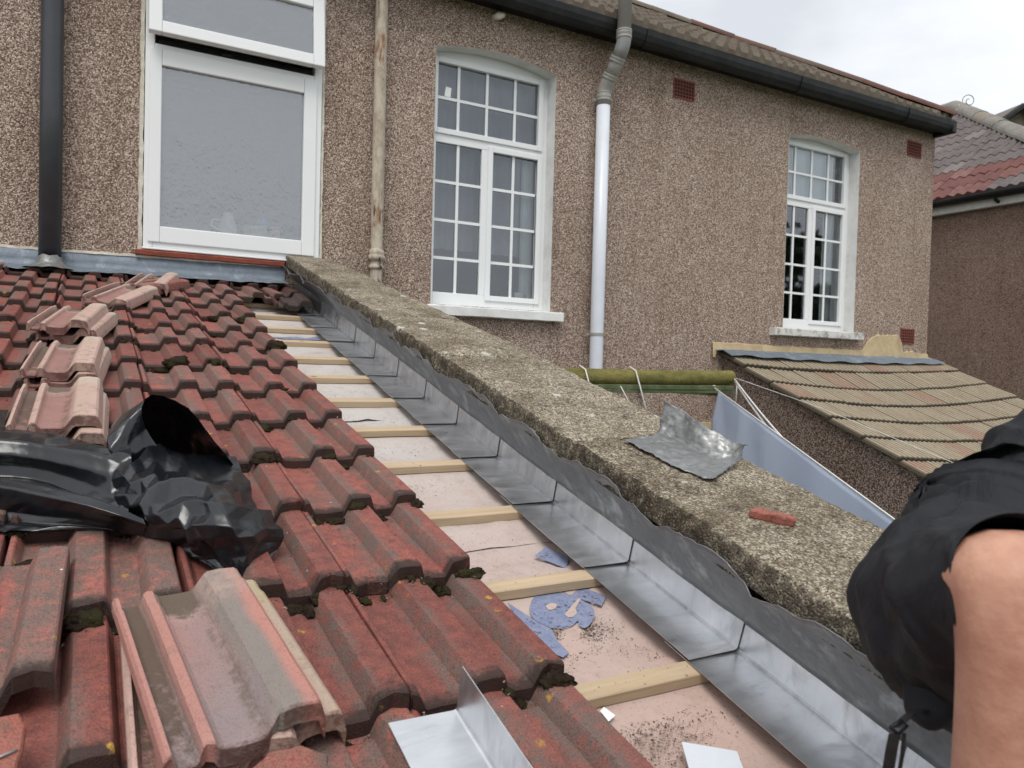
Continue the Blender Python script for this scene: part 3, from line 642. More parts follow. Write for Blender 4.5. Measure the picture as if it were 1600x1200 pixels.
item('tub', lathe([(.001, 0), (.085, 0), (.088, .07), (.092, .072), (.092, .085), (.001, .085)], (.985, 5.375, zb)), 'cream_tub', 'cream tub blurred behind the frosted glass beside the white jug', 'tub', (.985, 5.375, zb))
item('bottle', lathe([(.001, 0), (.04, 0), (.042, .12), (.03, .15), (.015, .17), (.001, .17)], (1.045, 5.43, zb)), 'blue_plastic', 'blue bottle blurred behind the frosted glass above the tub', 'bottle', (1.045, 5.43, zb))
item('cup', lathe([(.001, 0), (.035, 0), (.038, .085), (.034, .086), (.001, .07)], (1.10, 5.325, zb)), 'pink_plastic', 'small pinkish cup blurred behind the frosted glass, rightmost on the ledge', 'cup', (1.10, 5.325, zb))
MB().box((.25, 5.331, z(.74)), (1.45, 5.50, z(.788))).build('window_board', 'wood_trim', house)
MB().box((2.2, 5.466, z(.46)), (3.32, 5.62, z(.5))).build('window_board', 'wood_trim', house)
pl = empty('potted_plant', (2.93, 5.54, z(.5)), None, 'dark spiky houseplant silhouetted in the lower pane of the middle window', 'plant')
mb = MB(); rnd = random.Random(3)
for k in range(46):
    a = rnd.uniform(0, 6.28); L = rnd.uniform(.12, .22); lean = rnd.uniform(.3, 1.0); p0 = Vector((2.93, 5.54, z(.56))); dr = Vector((math.cos(a), math.sin(a) * .35, 0))
    pp = [p0 + dr * lean * L * t * .9 + Vector((0, 0, L * (t - .35 * lean * t * t))) for t in (0, .4, .75, 1)]; wd = Vector((-math.sin(a), .3 * math.cos(a), 0)) * .007
    mb.grid([[p - wd * (1 - t), p + wd * (1 - t)] for p, t in zip(pp, (0, .2, .5, .98))])
o = mb.build('leaves', 'leaf_dark', pl); o = lathe([(.001, 0), (.05, 0), (.062, .075), (.001, .07)], (2.93, 5.54, z(.5))).build('pot', 'cavity', pl, smooth=True)
o = MB().box((3.075, 5.49, z(.5)), (3.135, 5.53, z(.60))).build('small_box', 'ceramic', None, bevel=.006); origin_to(o, (3.1, 5.5, z(.5))); tag(o, 'small white box on the ledge beside the spiky plant', 'box')
o = MB().box((3.18, 5.475, z(.5)), (3.21, 5.51, z(.585))).build('small_carton', 'cream_tub', None, bevel=.004); origin_to(o, (3.19, 5.49, z(.5))); tag(o, 'narrow pale carton at the right end of the middle window ledge', 'carton')
o = MB().add([(2.372, 5.424, z(2.05)), (2.425, 5.424, z(2.048)), (2.43, 5.424, z(2.12)), (2.385, 5.424, z(2.125)), (2.378, 5.424, z(2.09))], [(0, 1, 2, 3, 4)]).build('sticker', 'ceramic', None); origin_to(o, (2.39, 5.424, z(2.04))); tag(o, 'torn white sticker on the top left pane of the middle window', 'sticker')

# ================================================================== pipes on the wall
e = empty('soil_pipe', (-.198, WY - .075, z(.5)), None, 'straight black soil pipe rising beside the frosted window', 'pipe')
MB().tube([(-.198, WY - .075, z(q)) for q in (.47, 1.5, 2.6, 4.2)], .0585, 28).build('pipe', 'pipe_black', e, smooth=True)
rows = [[(-.198 + (r * 1.0) * math.cos(t), WY - .085 + r * math.sin(t), z(zz) + .008 * fbm((math.cos(t) * 2, math.sin(t) * 2, r * 9), 1)) for t in [2 * math.pi * k / 28 for k in range(29)]] for r, zz in ((.061, .56), (.066, .535), (.075, .515), (.12, .495), (.14, .485))]
MB().grid(rows).build('lead_slate', 'lead_scrap', e, smooth=True)
e = empty('rusty_pipe', (1.787, WY - .06, z(-3.2)), None, 'rusty flaking iron pipe between the frosted window and the middle window', 'pipe')
MB().tube([(1.787, WY - .06, z(q)) for q in (-3.25, -1, .6, 1.5, 2.6, 3.6)], .044, 22).build('pipe', 'rust', e, smooth=True)
prf = [(.045, .64), (.056, .645), (.056, .665), (.048, .67), (.05, .70), (.062, .705), (.064, .735), (.054, .742), (.058, .75), (.058, .77), (.045, .785)]
lathe([(r, zz) for r, zz in prf], (1.787, WY - .06, z(.01)), 24).build('socket_joint', 'rust', e, smooth=True)
PX, PYY = 3.705, WY - .085
e = empty('downpipe', (PX, PYY, 0), None, 'white waste pipe with a grey elbowed top crossing the gutter', 'pipe')
MB().tube([(PX, PYY, q) for q in (0.05, 2, 4, z(2.17))], .0565, 28).build('pipe', 'pipe_white', e, smooth=True)
TX, TY = 3.737, 4.985
MB().tube([(PX, PYY, z(2.16)), (PX, PYY, z(2.25)), (PX, PYY - .006, z(2.285)), (PX + .004, PYY - .04, z(2.335)), (PX + .01, PYY - .075, z(2.385))], .058, 26).build('elbow', 'pipe_grey', e, smooth=True)
MB().tube([(PX + .008, PYY - .065, z(2.37)), (PX + .026, PYY - .165, z(2.525))], .0555, 26).build('pipe', 'pipe_grey', e, smooth=True)
MB().tube([(PX + .024, PYY - .15, z(2.50)), (TX - .003, PYY - .19, z(2.565)), (TX, TY + .004, z(2.61)), (TX, TY, z(2.64)), (TX, TY, z(2.69))], .0585, 26).build('elbow', 'pipe_grey_dark', e, smooth=True)
MB().tube([(TX, TY, z(2.66)), (TX, TY, z(4.2))], .0555, 26).build('pipe', 'pipe_grey', e, smooth=True)
def ring(c, d, r, mat='pipe_grey'):
    c = Vector(c); d = Vector(d).normalized(); mb = MB()
    mb.tube([c - d * .02, c - d * .018, c - d * .007, c - d * .005, c + d * .005, c + d * .007, c + d * .018, c + d * .02], [r - .004, r, r, r - .003, r - .003, r, r, r - .004], 26); mb.build('collar', mat, e, smooth=False)
ring((PX, PYY, z(2.215)), (0, 0, 1), .065); ring((PX, PYY, z(2.25)), (0, 0, 1), .064); dgn = (.03, -.16, .25)
ring((PX + .009, PYY - .07, z(2.378)), dgn, .064); ring((PX + .022, PYY - .145, z(2.495)), dgn, .065); ring((TX, TY, z(2.66)), (0, 0, 1), .064); ring((TX, TY, z(2.69)), (0, 0, 1), .064)
MB().tube([(PX, PYY, z(2.168)), (PX, PYY, z(2.20))], .0572, 26).build('rust_band', 'rust', e, smooth=True)
for bz in (.27, 2.205):
    mb = MB(); mb.tube([(PX, PYY, z(bz - .012)), (PX, PYY, z(bz + .012))], .0605, 26); mb.box((PX - .085, PYY + .03, z(bz - .01)), (PX + .085, PYY + .04, z(bz + .01))); mb.box((PX - .015, PYY + .04, z(bz - .009)), (PX + .015, WY, z(bz + .009))); mb.build('pipe_bracket', 'pipe_grey', e)
o = MB().tube([(2.70, WY + .01, z(2.675)), (2.73, WY - .05, z(2.675)), (2.77, WY - .06, z(2.687))], [.02, .03, .018], 12).build('wall_stub', 'cream_tub', None, smooth=True); origin_to(o, (2.76, WY - .02, z(2.70))); tag(o, 'pale cut-off pipe stub on the wall just below the gutter', 'pipe stub')

# ================================================================== lean-to roof being stripped
roof = empty('lean_to_roof', ROOFM.translation, Euler((RP, 0, 0)), 'low red tiled roof, half stripped to battens beside the parapet', 'roof')
def rc(o): o.parent = roof; COL.objects.link(o); return o       # children in roof coordinates (x, up the slope, out of the slope)
# --- full tile: two pans and two rolls, interlocking
PROF = [(-.032, .010), (-.028, .012), (-.026, .004), (-.002, .002), (.0035, .002), (.0042, .038), (.0062, .0435), (.0140, .0442), (.0170, .0420), (.0285, .0195), (.032, .0172), (.06, .0168), (.102, .0172), (.1055, .0185), (.1195, .0465), (.1225, .0497), (.147, .0512), (.1705, .0500), (.1735, .0475), (.1835, .0195), (.187, .0172), (.207, .0168), (.2285, .0172), (.232, .0185), (.2445, .0465), (.2475, .0497), (.271, .0512), (.2925, .0502), (.2955, .0480), (.2970, .0300)]
HALF = [(0, .020), (.004, .027), (.010, .027), (.014, .010), (.018, .005), (.040, .005), (.044, .010), (.048, .027), (.053, .031), (.062, .030), (.068, .021), (.074, .0175), (.10, .0165), (.122, .0175), (.130, .022), (.146, .047), (.152, .051), (.172, .0525), (.198, .051), (.204, .046), (.212, .022), (.214, .014)]
def tile_mesh(name, prof, L, seed, mat, th=.022, thin_head=True, vs=None):
    mb = MB(); n = len(prof); vv = vs or [0, .0035, .012, .03, .06, .1, .16, .22, .28, .34, L - .05, L - .042, L - .006, L]
    top = []; bot = []
    for vi, v in enumerate(vv):
        rt = []; rb = []
        for (u, w) in prof:
            ch = .0035 * fbm((u * 60 + seed * 9.1, v * 20, seed), 1) if v < .02 else 0
            chip = max(0, fbm((u * 22 + seed * 3.3, seed * 5.7, 1.1), 1) - .28) * .035 if v < .02 else 0
            nz = .0011 * fbm((u * 40, v * 18, seed * 2.2), 1)
            dn = -.0045 if v == 0 else (-.001 if v < .004 else 0)
            if thin_head and v > L - .046: dn -= .005
            yy = v + (chip + ch if v < .02 else 0)
            rt.append((u, yy, w + dn + nz)); rb.append((u, yy + (.002 if v == 0 else 0), (w - .033 if v < .05 else max(w - th, -.0005)) if w > .012 else w - .012))
        top.append(rt); bot.append(rb)
    mb.grid(top); mb.grid([r[::-1] for r in bot]); nv = len(vv); N = n * nv
    base = len(mb.v) - 2 * N
    T_ = lambda i, j: i * n + j
    B_ = lambda i, j: N + i * n + (n - 1 - j)
    for j in range(n - 1): mb.f.append((T_(0, j + 1), T_(0, j), B_(0, j), B_(0, j + 1))); mb.f.append((T_(nv - 1, j), T_(nv - 1, j + 1), B_(nv - 1, j + 1), B_(nv - 1, j)))
    for i in range(nv - 1): mb.f.append((T_(i, 0), T_(i + 1, 0), B_(i + 1, 0), B_(i, 0))); mb.f.append((T_(i + 1, n - 1), T_(i, n - 1), B_(i, n - 1), B_(i + 1, n - 1)))
    me = mb.mesh(name, mat, True); me.set_sharp_from_angle(angle=D2R(20))
    return me
TM = [tile_mesh('roof_tile', PROF, .42, s, 'tile') for s in range(1, 7)]
TSHORT = [tile_mesh('roof_tile_short', PROF, .17, s, 'tile', vs=[0, .0035, .012, .03, .06, .1, .17], thin_head=False) for s in (8, 9)]
THALF = {k: [tile_mesh('edge_tile_' + k, HALF, .42, s, 'tile' + ('_' + k if k else '')) for s in (11, 12, 13)] for k in ('', 'dusty', 'dark', 'front', 'lichen')}
BAT = [-.48, -.12, .25, .62, .995, 1.384, 1.772, 2.139, 2.481, 2.827, 3.166, 3.496, 3.828, 4.131, 4.476, 4.82, 5.14]
XR = .765
tilt = math.atan2(.030, .40)
def put_tile(me, xr, s, n0=.035, rz=0, rx=0, parent=True, name='roof_tile', w=.303):
    o = bpy.data.objects.new(name, me)
    o.location = (xr - w, s, n0); o.rotation_euler = (-tilt + rx, random.uniform(-.008, .008), rz)
    return rc(o)
cnt = 0
for bi, bs in enumerate(BAT):
    nose = bs - .43
    for k in range(8):
        xr = XR - .30 * k
        if xr < -1.4: break
        put_tile(TM[(cnt * 5 + bi * 3) % 6], xr + random.uniform(-.004, .004), nose + random.uniform(-.007, .007), .035 + random.uniform(-.001, .003), random.uniform(-.008, .008)); cnt += 1
for nose, x0 in ((5.055, 1.09),):
    for k in range(9): put_tile(TSHORT[k % 2], x0 - .30 * k + random.uniform(-.01, .01), nose + random.uniform(-.006, .006), .030)
put_tile(TM[2], 1.055, 4.70, .035, .02)
put_tile(THALF['dark'][0], 1.165, 4.46, .045, -.10, .03, w=.214); put_tile(THALF['dark'][1], 1.18, 4.80, .038, -.05, 0, w=.214)

# battens
for bs in BAT:
    L = 2.6; mb = MB(); n = 40; rows = []
    for (dy, dz) in ((-.047, -.024), (-.047, -.002), (-.045, 0), (-.002, 0), (0, -.002), (0, -.024)):
        rows.append([(-1.45 + L * i / n, bs + dy + .002 * fbm((i * .3, bs * 3, dy * 30), 1), dz + .0008 * fbm((i * .5, bs, dz * 90), 1)) for i in range(n + 1)])
    mb.grid(rows); mb.add([r[0] for r in rows], [tuple(range(6))]); mb.add([r[-1] for r in rows], [tuple(range(6))])
    o = bpy.data.objects.new('batten', mb.mesh('batten', 'batten')); rc(o); o.rotation_euler = (0, 0, random.uniform(-.003, .003))
# underlay sheets
laps = [-.55, .55, 1.60, 2.66, 3.70, 4.72, 5.3]
for i in range(len(laps) - 1):
    s0, s1 = laps[i], min(laps[i + 1] + .12, 5.28); rows = []
    for q in range(45):
        s = s0 + (s1 - s0) * q / 44; sag = min(abs(s - b_) for b_ in [b__ - .022 for b__ in BAT])
        r = []
        for p in range(70):
            x = -1.45 + 2.66 * p / 69; sg = -.013 * min(1, max(0, sag - .028) / .11) * (1 + .4 * fbm((x * 2, s * 2, 1), 1))
            r.append((x, s + (.006 * fbm((x * 3, i, 0), 1) if q == 0 else 0), -.0285 + .0035 * (1 - q / 44) + sg + (.0045 * fbm((x * 5, s * 5, i * 3), 1) + .005 * max(0, 1 - abs(fbm((x * 3 + s * 2, s * 5, i * 3 + 9), 1)) * 7)) * (1 if sag > .04 else 0)))
        rows.append(r)
    o = bpy.data.objects.new('underlay_sheet', MB().grid(rows).mesh('underlay_sheet', 'underlay', True, False)); rc(o)
MB().box((-1.45, -.55, -.12), (1.22, 5.2, -.062)).mesh
o = bpy.data.objects.new('roof_deck', MB().box((-1.45, -.5, -.12), (1.2, 5.2, -.062)).mesh('roof_deck', 'wood_trim')); rc(o)
# printed lettering on the underlay
def flat(name, pts, n, mat):
    c = Vector((sum(p[0] for p in pts) / len(pts), sum(p[1] for p in pts) / len(pts)))
    m_ = len(pts); P = [crom([Vector(p) for p in pts + pts[:1]], t / (m_ * 4)) for t in range(m_ * 4)] if name == 'round' else [Vector(p) for p in pts]
    bm = bmesh.new(); vs = [bm.verts.new((p.x, p.y, n)) for p in P]; bm.faces.new(vs); bmesh.ops.triangulate(bm, faces=bm.faces); bmesh.ops.recalc_face_normals(bm, faces=bm.faces)
    if bm.faces and sum(f.normal.z for f in bm.faces) < 0: bmesh.ops.reverse_faces(bm, faces=bm.faces)
    me = bpy.data.meshes.new('printed_letter'); bm.to_mesh(me); bm.free(); me.materials.append(MT[mat]); return rc(bpy.data.objects.new('printed_letter', me))
PN = -.0285
flat('s', [(0.849, 1.335), (0.881, 1.237), (0.896, 1.209), (0.885, 1.161), (0.887, 1.12), (0.865, 1.109), (0.83, 1.16)], PN, 'underlay_print')
flat('round', [(0.889, 1.296), (0.919, 1.331), (0.958, 1.346), (0.995, 1.34), (1.004, 1.31), (0.977, 1.263), (0.936, 1.223), (0.901, 1.208), (0.881, 1.237), (0.876, 1.263)], PN + .001, 'underlay_print')
flat('round', [(0.947, 1.24), (0.986, 1.314), (1.019, 1.323), (1.033, 1.292), (1.041, 1.263), (1.026, 1.23), (0.997, 1.202), (0.972, 1.189), (0.964, 1.201), (0.972, 1.218), (0.942, 1.202), (0.912, 1.205)], PN + .0016, 'underlay_print')
flat('s', [(1.01, 1.359), (1.055, 1.369), (1.106, 1.296), (1.068, 1.261), (1.042, 1.29), (1.004, 1.332)], PN + .0005, 'underlay_print')
flat('round', [(0.929, 1.291), (0.948, 1.299), (0.96, 1.291), (0.946, 1.276), (0.929, 1.275)], PN + .0024, 'underlay')
flat('s', [(0.955, 1.248), (0.98, 1.267), (1.024, 1.299), (1.035, 1.3), (0.995, 1.264), (0.987, 1.245), (0.969, 1.234), (0.956, 1.235)], PN + .0028, 'underlay')
flat('s', [(.80, 3.99), (.98, 4.03), (1.02, 4.0), (1.10, 4.06), (1.10, 3.97), (.95, 3.96)], PN, 'underlay_print')
flat('s', [(1.03, 1.52), (1.09, 1.56), (1.12, 1.49), (1.08, 1.44)], PN, 'underlay_print')
# soakers against the parapet
ends = [-.17, .215, .60, .981, 1.375, 1.756, 2.13, 2.475, 2.805, 3.14, 3.47, 3.80, 4.13, 4.47, 4.8]
for i, s0 in enumerate(ends):
    L = .46; th = .0012; j = random.uniform(-.004, .004); mb = MB(); lift = .008
    pr = [(1.088 + j, 0), (1.15, .0003), (1.218, 0), (1.225, .0015), (1.2275, .008), (1.228, .05), (1.2285, .118)]
    rows = [[(x + .0, s0 + L * t, nn + (lift * (1 - t) if nn < .1 else 0) + .0012 + .001 * fbm((x * 9, t * 5 + i, 0), 1)) for (x, nn) in pr] for t in [q / 8 for q in range(9)]]
    rows = [[(p[0] - .005 * (1 - q / 8), p[1], p[2]) for p in r] for q, r in enumerate(rows)]
    mb.grid(rows)
    o = bpy.data.objects.new('soaker', mb.mesh('soaker', 'soaker', False, False)); rc(o)
    m = o.modifiers.new('solid', 'SOLIDIFY'); m.thickness = th; m.offset = 1
# moss in the laps, grit and debris
def blob(mb, c, r, seed, sub=2, sq=.6):
    bm = bmesh.new(); bmesh.ops.create_icosphere(bm, subdivisions=sub, radius=1)
    vs = []; el = 1 + .5 * math.sin(seed * 7)
    for v in bm.verts:
        d = 1 + .5 * fbm(v.co * 1.3 + Vector((seed, 0, 0)), 1) + .22 * fbm(v.co * 7 + Vector((seed, 3, 0)), 1)
        vs.append((c[0] + v.co.x * r * d * el, c[1] + v.co.y * r * d, c[2] + v.co.z * r * d * sq))
    mb.add(vs, [[l.index for l in f.verts] for f in bm.faces]); bm.free()
def tile_top(x, s):
    nose = max((b_ - .43 for b_ in BAT if b_ - .43 <= s), default=0); u = (x - XR + .303) % .30
    w = PROF[0][1]
    for (a, wa), (b2, wb_) in zip(PROF, PROF[1:]):
        if a <= u <= b2: w = wa + (wb_ - wa) * (u - a) / max(1e-6, b2 - a)
    return .035 + w - (s - nose) * math.tan(tilt)
mb = MB(); rnd = random.Random(5)
for (x, s, r) in ((.384, 1.31, .020), (.40, 1.325, .018), (.355, 1.33, .016), (.504, 1.33, .013), (.637, 1.325, .018), (.66, 1.33, .016), (.685, 1.33, .015), (.731, .95, .02), (.715, .95, .018), (.742, .945, .016), (.657, 1.70, .015), (.755, 1.70, .018), (.75, 1.335, .016), (.74, 3.39, .04), (.72, 3.39, .03), (.512, 3.70, .025), (.573, 4.04, .028), (.60, 4.04, .025), (.499, 2.39, .024), (.46, 2.04, .028), (.43, 2.04, .022), (.70, 4.04, .03), (.438, 3.06, .03), (.46, 3.06, .026), (-.10, 1.56, .03), (-.14, 1.57, .026), (.30, 3.06, .034), (.25, 3.06, .026), (.545, 1.70, .015), (.30, 2.04, .02), (-.05, 1.33, .03), (.0, 1.33, .024), (.10, .95, .022)):
    s = s - .006; blob(mb, (x, s, tile_top(x, s) + r * .25), r, x * 50 + s, 3, .55)
for bi, bs in enumerate(BAT[2:-1]):
    for q in range(46):
        x = rnd.uniform(-.75, .755); s = bs - .43 - rnd.uniform(.002, .014); r = rnd.uniform(.005, .015)
        blob(mb, (x, s, tile_top(x, s) + r * .2), r, q * 3.1 + bi, 2 if bs < 2.4 else 1, .6)
o = bpy.data.objects.new('moss', mb.mesh('moss', 'moss', True)); rc(o); tag(o, kind='stuff')
mb = MB()
def crumb(c, r):
    vs = [(c[0] + rnd.uniform(-r, r), c[1] + rnd.uniform(-r, r), c[2] + (rnd.uniform(0, r) if i else r)) for i in range(4)]; mb.add(vs, [(0, 1, 2), (0, 2, 3), (0, 3, 1), (1, 3, 2)])
for (cx, cs, sx, ss, nn) in ((.955, 1.19, .035, .022, 2600), (.93, 1.165, .06, .05, 1600), (.90, .84, .06, .04, 2200), (.98, .95, .08, .07, 1400), (.87, 2.02, .05, .06, 300), (.90, 1.30, .12, .06, 500), (.88, 1.65, .1, .08, 250), (.9, 2.33, .1, .1, 250), (.92, 2.7, .1, .1, 250), (.95, 3.0, .1, .1, 200), (1.06, 1.06, .03, .02, 150), (.86, 1.40, .1, .03, 200)):
    for q in range(nn):
        x, s = rnd.gauss(cx, sx), rnd.gauss(cs, ss)
        onb = any(b_ - .049 < s < b_ + .002 for b_ in BAT)
        if .70 < x < 1.20 and (not onb or q % 9 == 0): crumb((x, s, -.029 + (.028 if onb else -.006)), rnd.choice((.0007, .001, .001, .0014, .002, .003)))
for q in range(2600):
    x = rnd.uniform(-.45, .76); s = rnd.uniform(.5, 3.2) ; crumb((x, s, tile_top(x, s)), rnd.choice((.001, .0015, .002, .003)))
for bs in BAT[3:-3]:
    for q in range(420 if bs < 2.2 else 160):
        x = rnd.uniform(-.5, .76); s = bs - .43 - abs(rnd.gauss(0, .02)) - .003; crumb((x, s, tile_top(x, s) + .001), rnd.choice((.001, .0015, .002, .003, .004, .005)))
o = bpy.data.objects.new('grit', mb.mesh('grit', 'grit', False, False)); rc(o); tag(o, kind='stuff')
# walls that carry the lean-to
e = empty('lean_to_wall', (-.1, -.42, 0), None, 'low pebbledashed wall under the eaves of the stripped roof', 'wall')
ztop = RW(0, -.42, -.13).z
MB().box((-1.45, -.5, 0), (1.2, -.35, ztop)).build('wall', 'pebble', e)

# ================================================================== parapet
par = empty('parapet_wall', (1.43, 2.5, 0), None, 'sloping parapet wall capped with weathered concrete coping stones', 'wall')
PI_ = inv_of(par)
def pc(o):
    COL.objects.link(o); o.parent = par; o.matrix_parent_inverse = PI_; o.matrix_basis = ROOFM; return o
n = 12; mb = MB()
lo = [RW(1.24, -.6 + 5.85 * i / n, .165) for i in range(n + 1)]
vs = [(p.x, p.y, p.z) for p in lo] + [(1.24, p.y, 0) for p in lo]; vs2 = [(1.44, v[1], v[2]) for v in vs]
mb.add(vs + vs2, [(i, i + 1, n + 2 + i, n + 1 + i) for i in range(n)] + [(2 * n + 2 + i + 1, 2 * n + 2 + i, 3 * n + 3 + i, 3 * n + 4 + i) for i in range(n)] + [(i, 2 * n + 2 + i, 2 * n + 3 + i, i + 1) for i in range(n)] + [(0, n + 1, 3 * n + 3, 2 * n + 2), (n, 3 * n + 2, 4 * n + 3, 2 * n + 1)])
mb.build('wall', 'pebble_dark', par)
def xr_of(s):
    T_ = ((-1, 1.64), (2.5, 1.63), (3.8, 1.56), (4.9, 1.51), (5.5, 1.46))
    for (a, xa), (b_, xb) in zip(T_, T_[1:]):
        if a <= s <= b_: return xa + (xb - xa) * (s - a) / (b_ - a)
    return 1.64
def stone(s0, s1, seed):
    L = s1 - s0; near = s0 < 2.6; st = .0085 if near else .013
    nx, ny, nz = int(.53 / st), max(4, int(L / st)), max(4, int(.06 / st) + 1)
    mb = MB(); idx = {}
    def P(i, j, k):
        key = (i, j, k)
        if key in idx: return idx[key]
        s = s0 + L * j / ny; xr = xr_of(s); x = 1.162 + (xr - 1.162) * i / nx; nn = .187 + .066 * k / nz
        q = Vector((x, s, nn)); t = k / nz
        ex = min(i, nx - i) / nx * (xr - 1.162); ez = (1 - t) * .06; es = min(j, ny - j) / ny * L
        if k == nz: nn += .004 * math.sin(math.pi * i / nx) + .0035 * fbm(q * 14 + Vector((seed, 0, 0)), 1) + .0018 * fbm(q * 55, 1)
        edge = max(0, 1 - ex / .011) * max(0, 1 - ez / .014); nn -= .005 * edge * (1 + 1.2 * fbm(q * 26, 1)); 
        dx = (1 if i < nx / 2 else -1) * max(0, 1 - ex / .012)
        x += dx * (.003 * edge + .004 * abs(fbm(q * 40 + Vector((seed, 9, 0)), 1)) + .005 * max(0, fbm(q * 15, 1)) * 1.0)
        ed2 = max(0, 1 - es / .012); nn -= .006 * ed2 * (t > .5) * (1 + fbm(q * 30, 1)); s += (1 if j < ny / 2 else -1) * .002 * ed2
        mb.v.append((x, s, nn)); idx[key] = len(mb.v) - 1; return idx[key]
    for i in range(nx):
        for j in range(ny): mb.f.append((P(i, j, nz), P(i + 1, j, nz), P(i + 1, j + 1, nz), P(i, j + 1, nz)))
    for j in range(ny):
        for k in range(nz):
            mb.f.append((P(0, j, k), P(0, j, k + 1), P(0, j + 1, k + 1), P(0, j + 1, k))); mb.f.append((P(nx, j, k), P(nx, j + 1, k), P(nx, j + 1, k + 1), P(nx, j, k + 1)))
    for i in range(nx):
        for k in range(nz):
            mb.f.append((P(i, 0, k), P(i + 1, 0, k), P(i + 1, 0, k + 1), P(i, 0, k + 1))); mb.f.append((P(i, ny, k), P(i, ny, k + 1), P(i + 1, ny, k + 1), P(i + 1, ny, k)))
    mb.f.append((P(0, 0, 0), P(0, ny, 0), P(nx, ny, 0), P(nx, 0, 0)))
    o = bpy.data.objects.new('coping_stone', mb.mesh('coping_stone', 'coping', True, False)); o.data.set_sharp_from_angle(angle=D2R(35)); pc(o)
js = [-.55, .28, 1.62, 2.56, 3.30, 4.02, 4.66, 5.285]
for i in range(len(js) - 1): stone(js[i] + .003, js[i + 1] - .003, i * 7.3)
mb = MB()
for s in js[1:-1]: mb.box((1.18, s - .012, .19), (xr_of(s) - .02, s + .012, .236))
o = bpy.data.objects.new('joint_mortar', mb.mesh('joint_mortar', 'grit')); pc(o)
# old lead cover flashing dressed up out of the way, free edge wavy
cols = []
NS = 420
for i in range(NS + 1):
    s = -.5 + 5.72 * i / NS
    ph = s * 15.0 + 2.2 * fbm((s * 1.7, 0, 0), 1)
    wav = .030 * abs(math.sin(ph * .5)) - .008 + .012 * fbm((s * 6, 3, 0), 1) + .005 * fbm((s * 22, 5, 0), 1)
    top = (.199 if s < 4.0 else .199 - .03 * min(1, s - 4.0)) + wav
    bot = .073 + .003 * fbm((s * 3, 8, 0), 1) + (.02 * min(1, max(0, (s - 2) / 1.5)))
    out = 1.143 + .010 * math.sin(ph) * .6 + .006 * fbm((s * 9, 1, 0), 1)
    if s > 4.3: out -= .01
    col = []
    for t in [q / 9 for q in range(10)]:
        nn = bot + (top - bot) * t; x = 1.2235 + (out - 1.2235) * (t ** 1.35) + .004 * fbm((s * 11, t * 3, 2), 1) * t
        col.append((x, s, nn))
    cols.append(col)
rows = [[cols[i][k] for i in range(NS + 1)] for k in range(10)]
o = bpy.data.objects.new('lead_flashing', MB().grid(rows).mesh('lead_flashing', 'lead', True, False)); pc(o); m = o.modifiers.new('solid', 'SOLIDIFY'); m.thickness = .002; m.offset = 0

# ================================================================== loose things on the roof
def roof_obj(name, me, x, s, n, rz=0, rx=0, ry=0, label=None, cat=None, group=None):
    o = bpy.data.objects.new(name, me); COL.objects.link(o)
    o.matrix_world = ROOFM @ Matrix.Translation((x, s, n)) @ Matrix.Rotation(rz, 4, 'Z') @ Matrix.Rotation(ry, 4, 'Y') @ Matrix.Rotation(rx, 4, 'X')
    return tag(o, label, cat, group)
GL = 'loose edge tiles laid on the roof'
roof_obj('loose_tile', THALF['dusty'][0], -.205, 3.34, .115, -.18, -.02, 0, 'dusty loose tile on top of the farthest pair of loose tiles', 'roof tile', GL)
roof_obj('loose_tile', THALF['dusty'][1], -.175, 3.35, .078, -.20, -.02, 0, 'loose tile hidden under the farthest dusty tile', 'roof tile', GL)
roof_obj('loose_tile', THALF['dusty'][1], -.185, 2.72, .105, -.07, -.02, 0, 'dusty loose tile in the middle of the three pale stacks', 'roof tile', GL)
roof_obj('loose_tile', THALF['dusty'][2], -.175, 2.72, .070, -.10, -.02, 0, 'lower tile of the middle pale stack', 'roof tile', GL)
roof_obj('loose_tile', THALF['dusty'][2], -.178, 2.16, .110, -.02, -.03, 0, 'pale dusty loose tile just behind the black polythene', 'roof tile', GL)
roof_obj('loose_tile', THALF['dusty'][0], -.165, 2.13, .072, -.03, -.03, 0, 'red edged tile underneath the pale tile behind the polythene', 'roof tile', GL)
roof_obj('loose_tile', THALF['front'][0], .088, .862, .112, .115, -.02, 0, 'large grey and pink loose tile nearest the camera, top of the stack', 'roof tile', GL)
roof_obj('loose_tile', THALF['dusty'][1], .052, .875, .072, .0, -.02, 0, 'loose tile under the large grey and pink tile nearest the camera', 'roof tile', GL)
roof_obj('loose_tile', THALF['lichen'][2], .126, .88, .072, .115, -.02, 0, 'loose tile with yellowish edge showing right of the nearest tile', 'roof tile', GL)
roof_obj('loose_tile', TM[4], -.335, 1.125, .068, -.03, -.03, 0, 'displaced red tile with grey roll at the lower left edge', 'roof tile', GL)
roof_obj('loose_tile', THALF['dusty'][1], -.03, 4.16, .085, -.40, .03, .15, 'broken tile tipped sideways near the wall, propped on moss', 'roof tile', GL)
roof_obj('loose_tile', THALF[''][0], .10, 4.60, .065, -.65, .02, .05, 'red tile lying askew just below the lead at the wall', 'roof tile', GL)
roof_obj('loose_tile', THALF['dusty'][2], .17, 4.62, .075, -.25, .01, .03, 'pale askew tile beside the lead apron, under the frosted window', 'roof tile', GL)
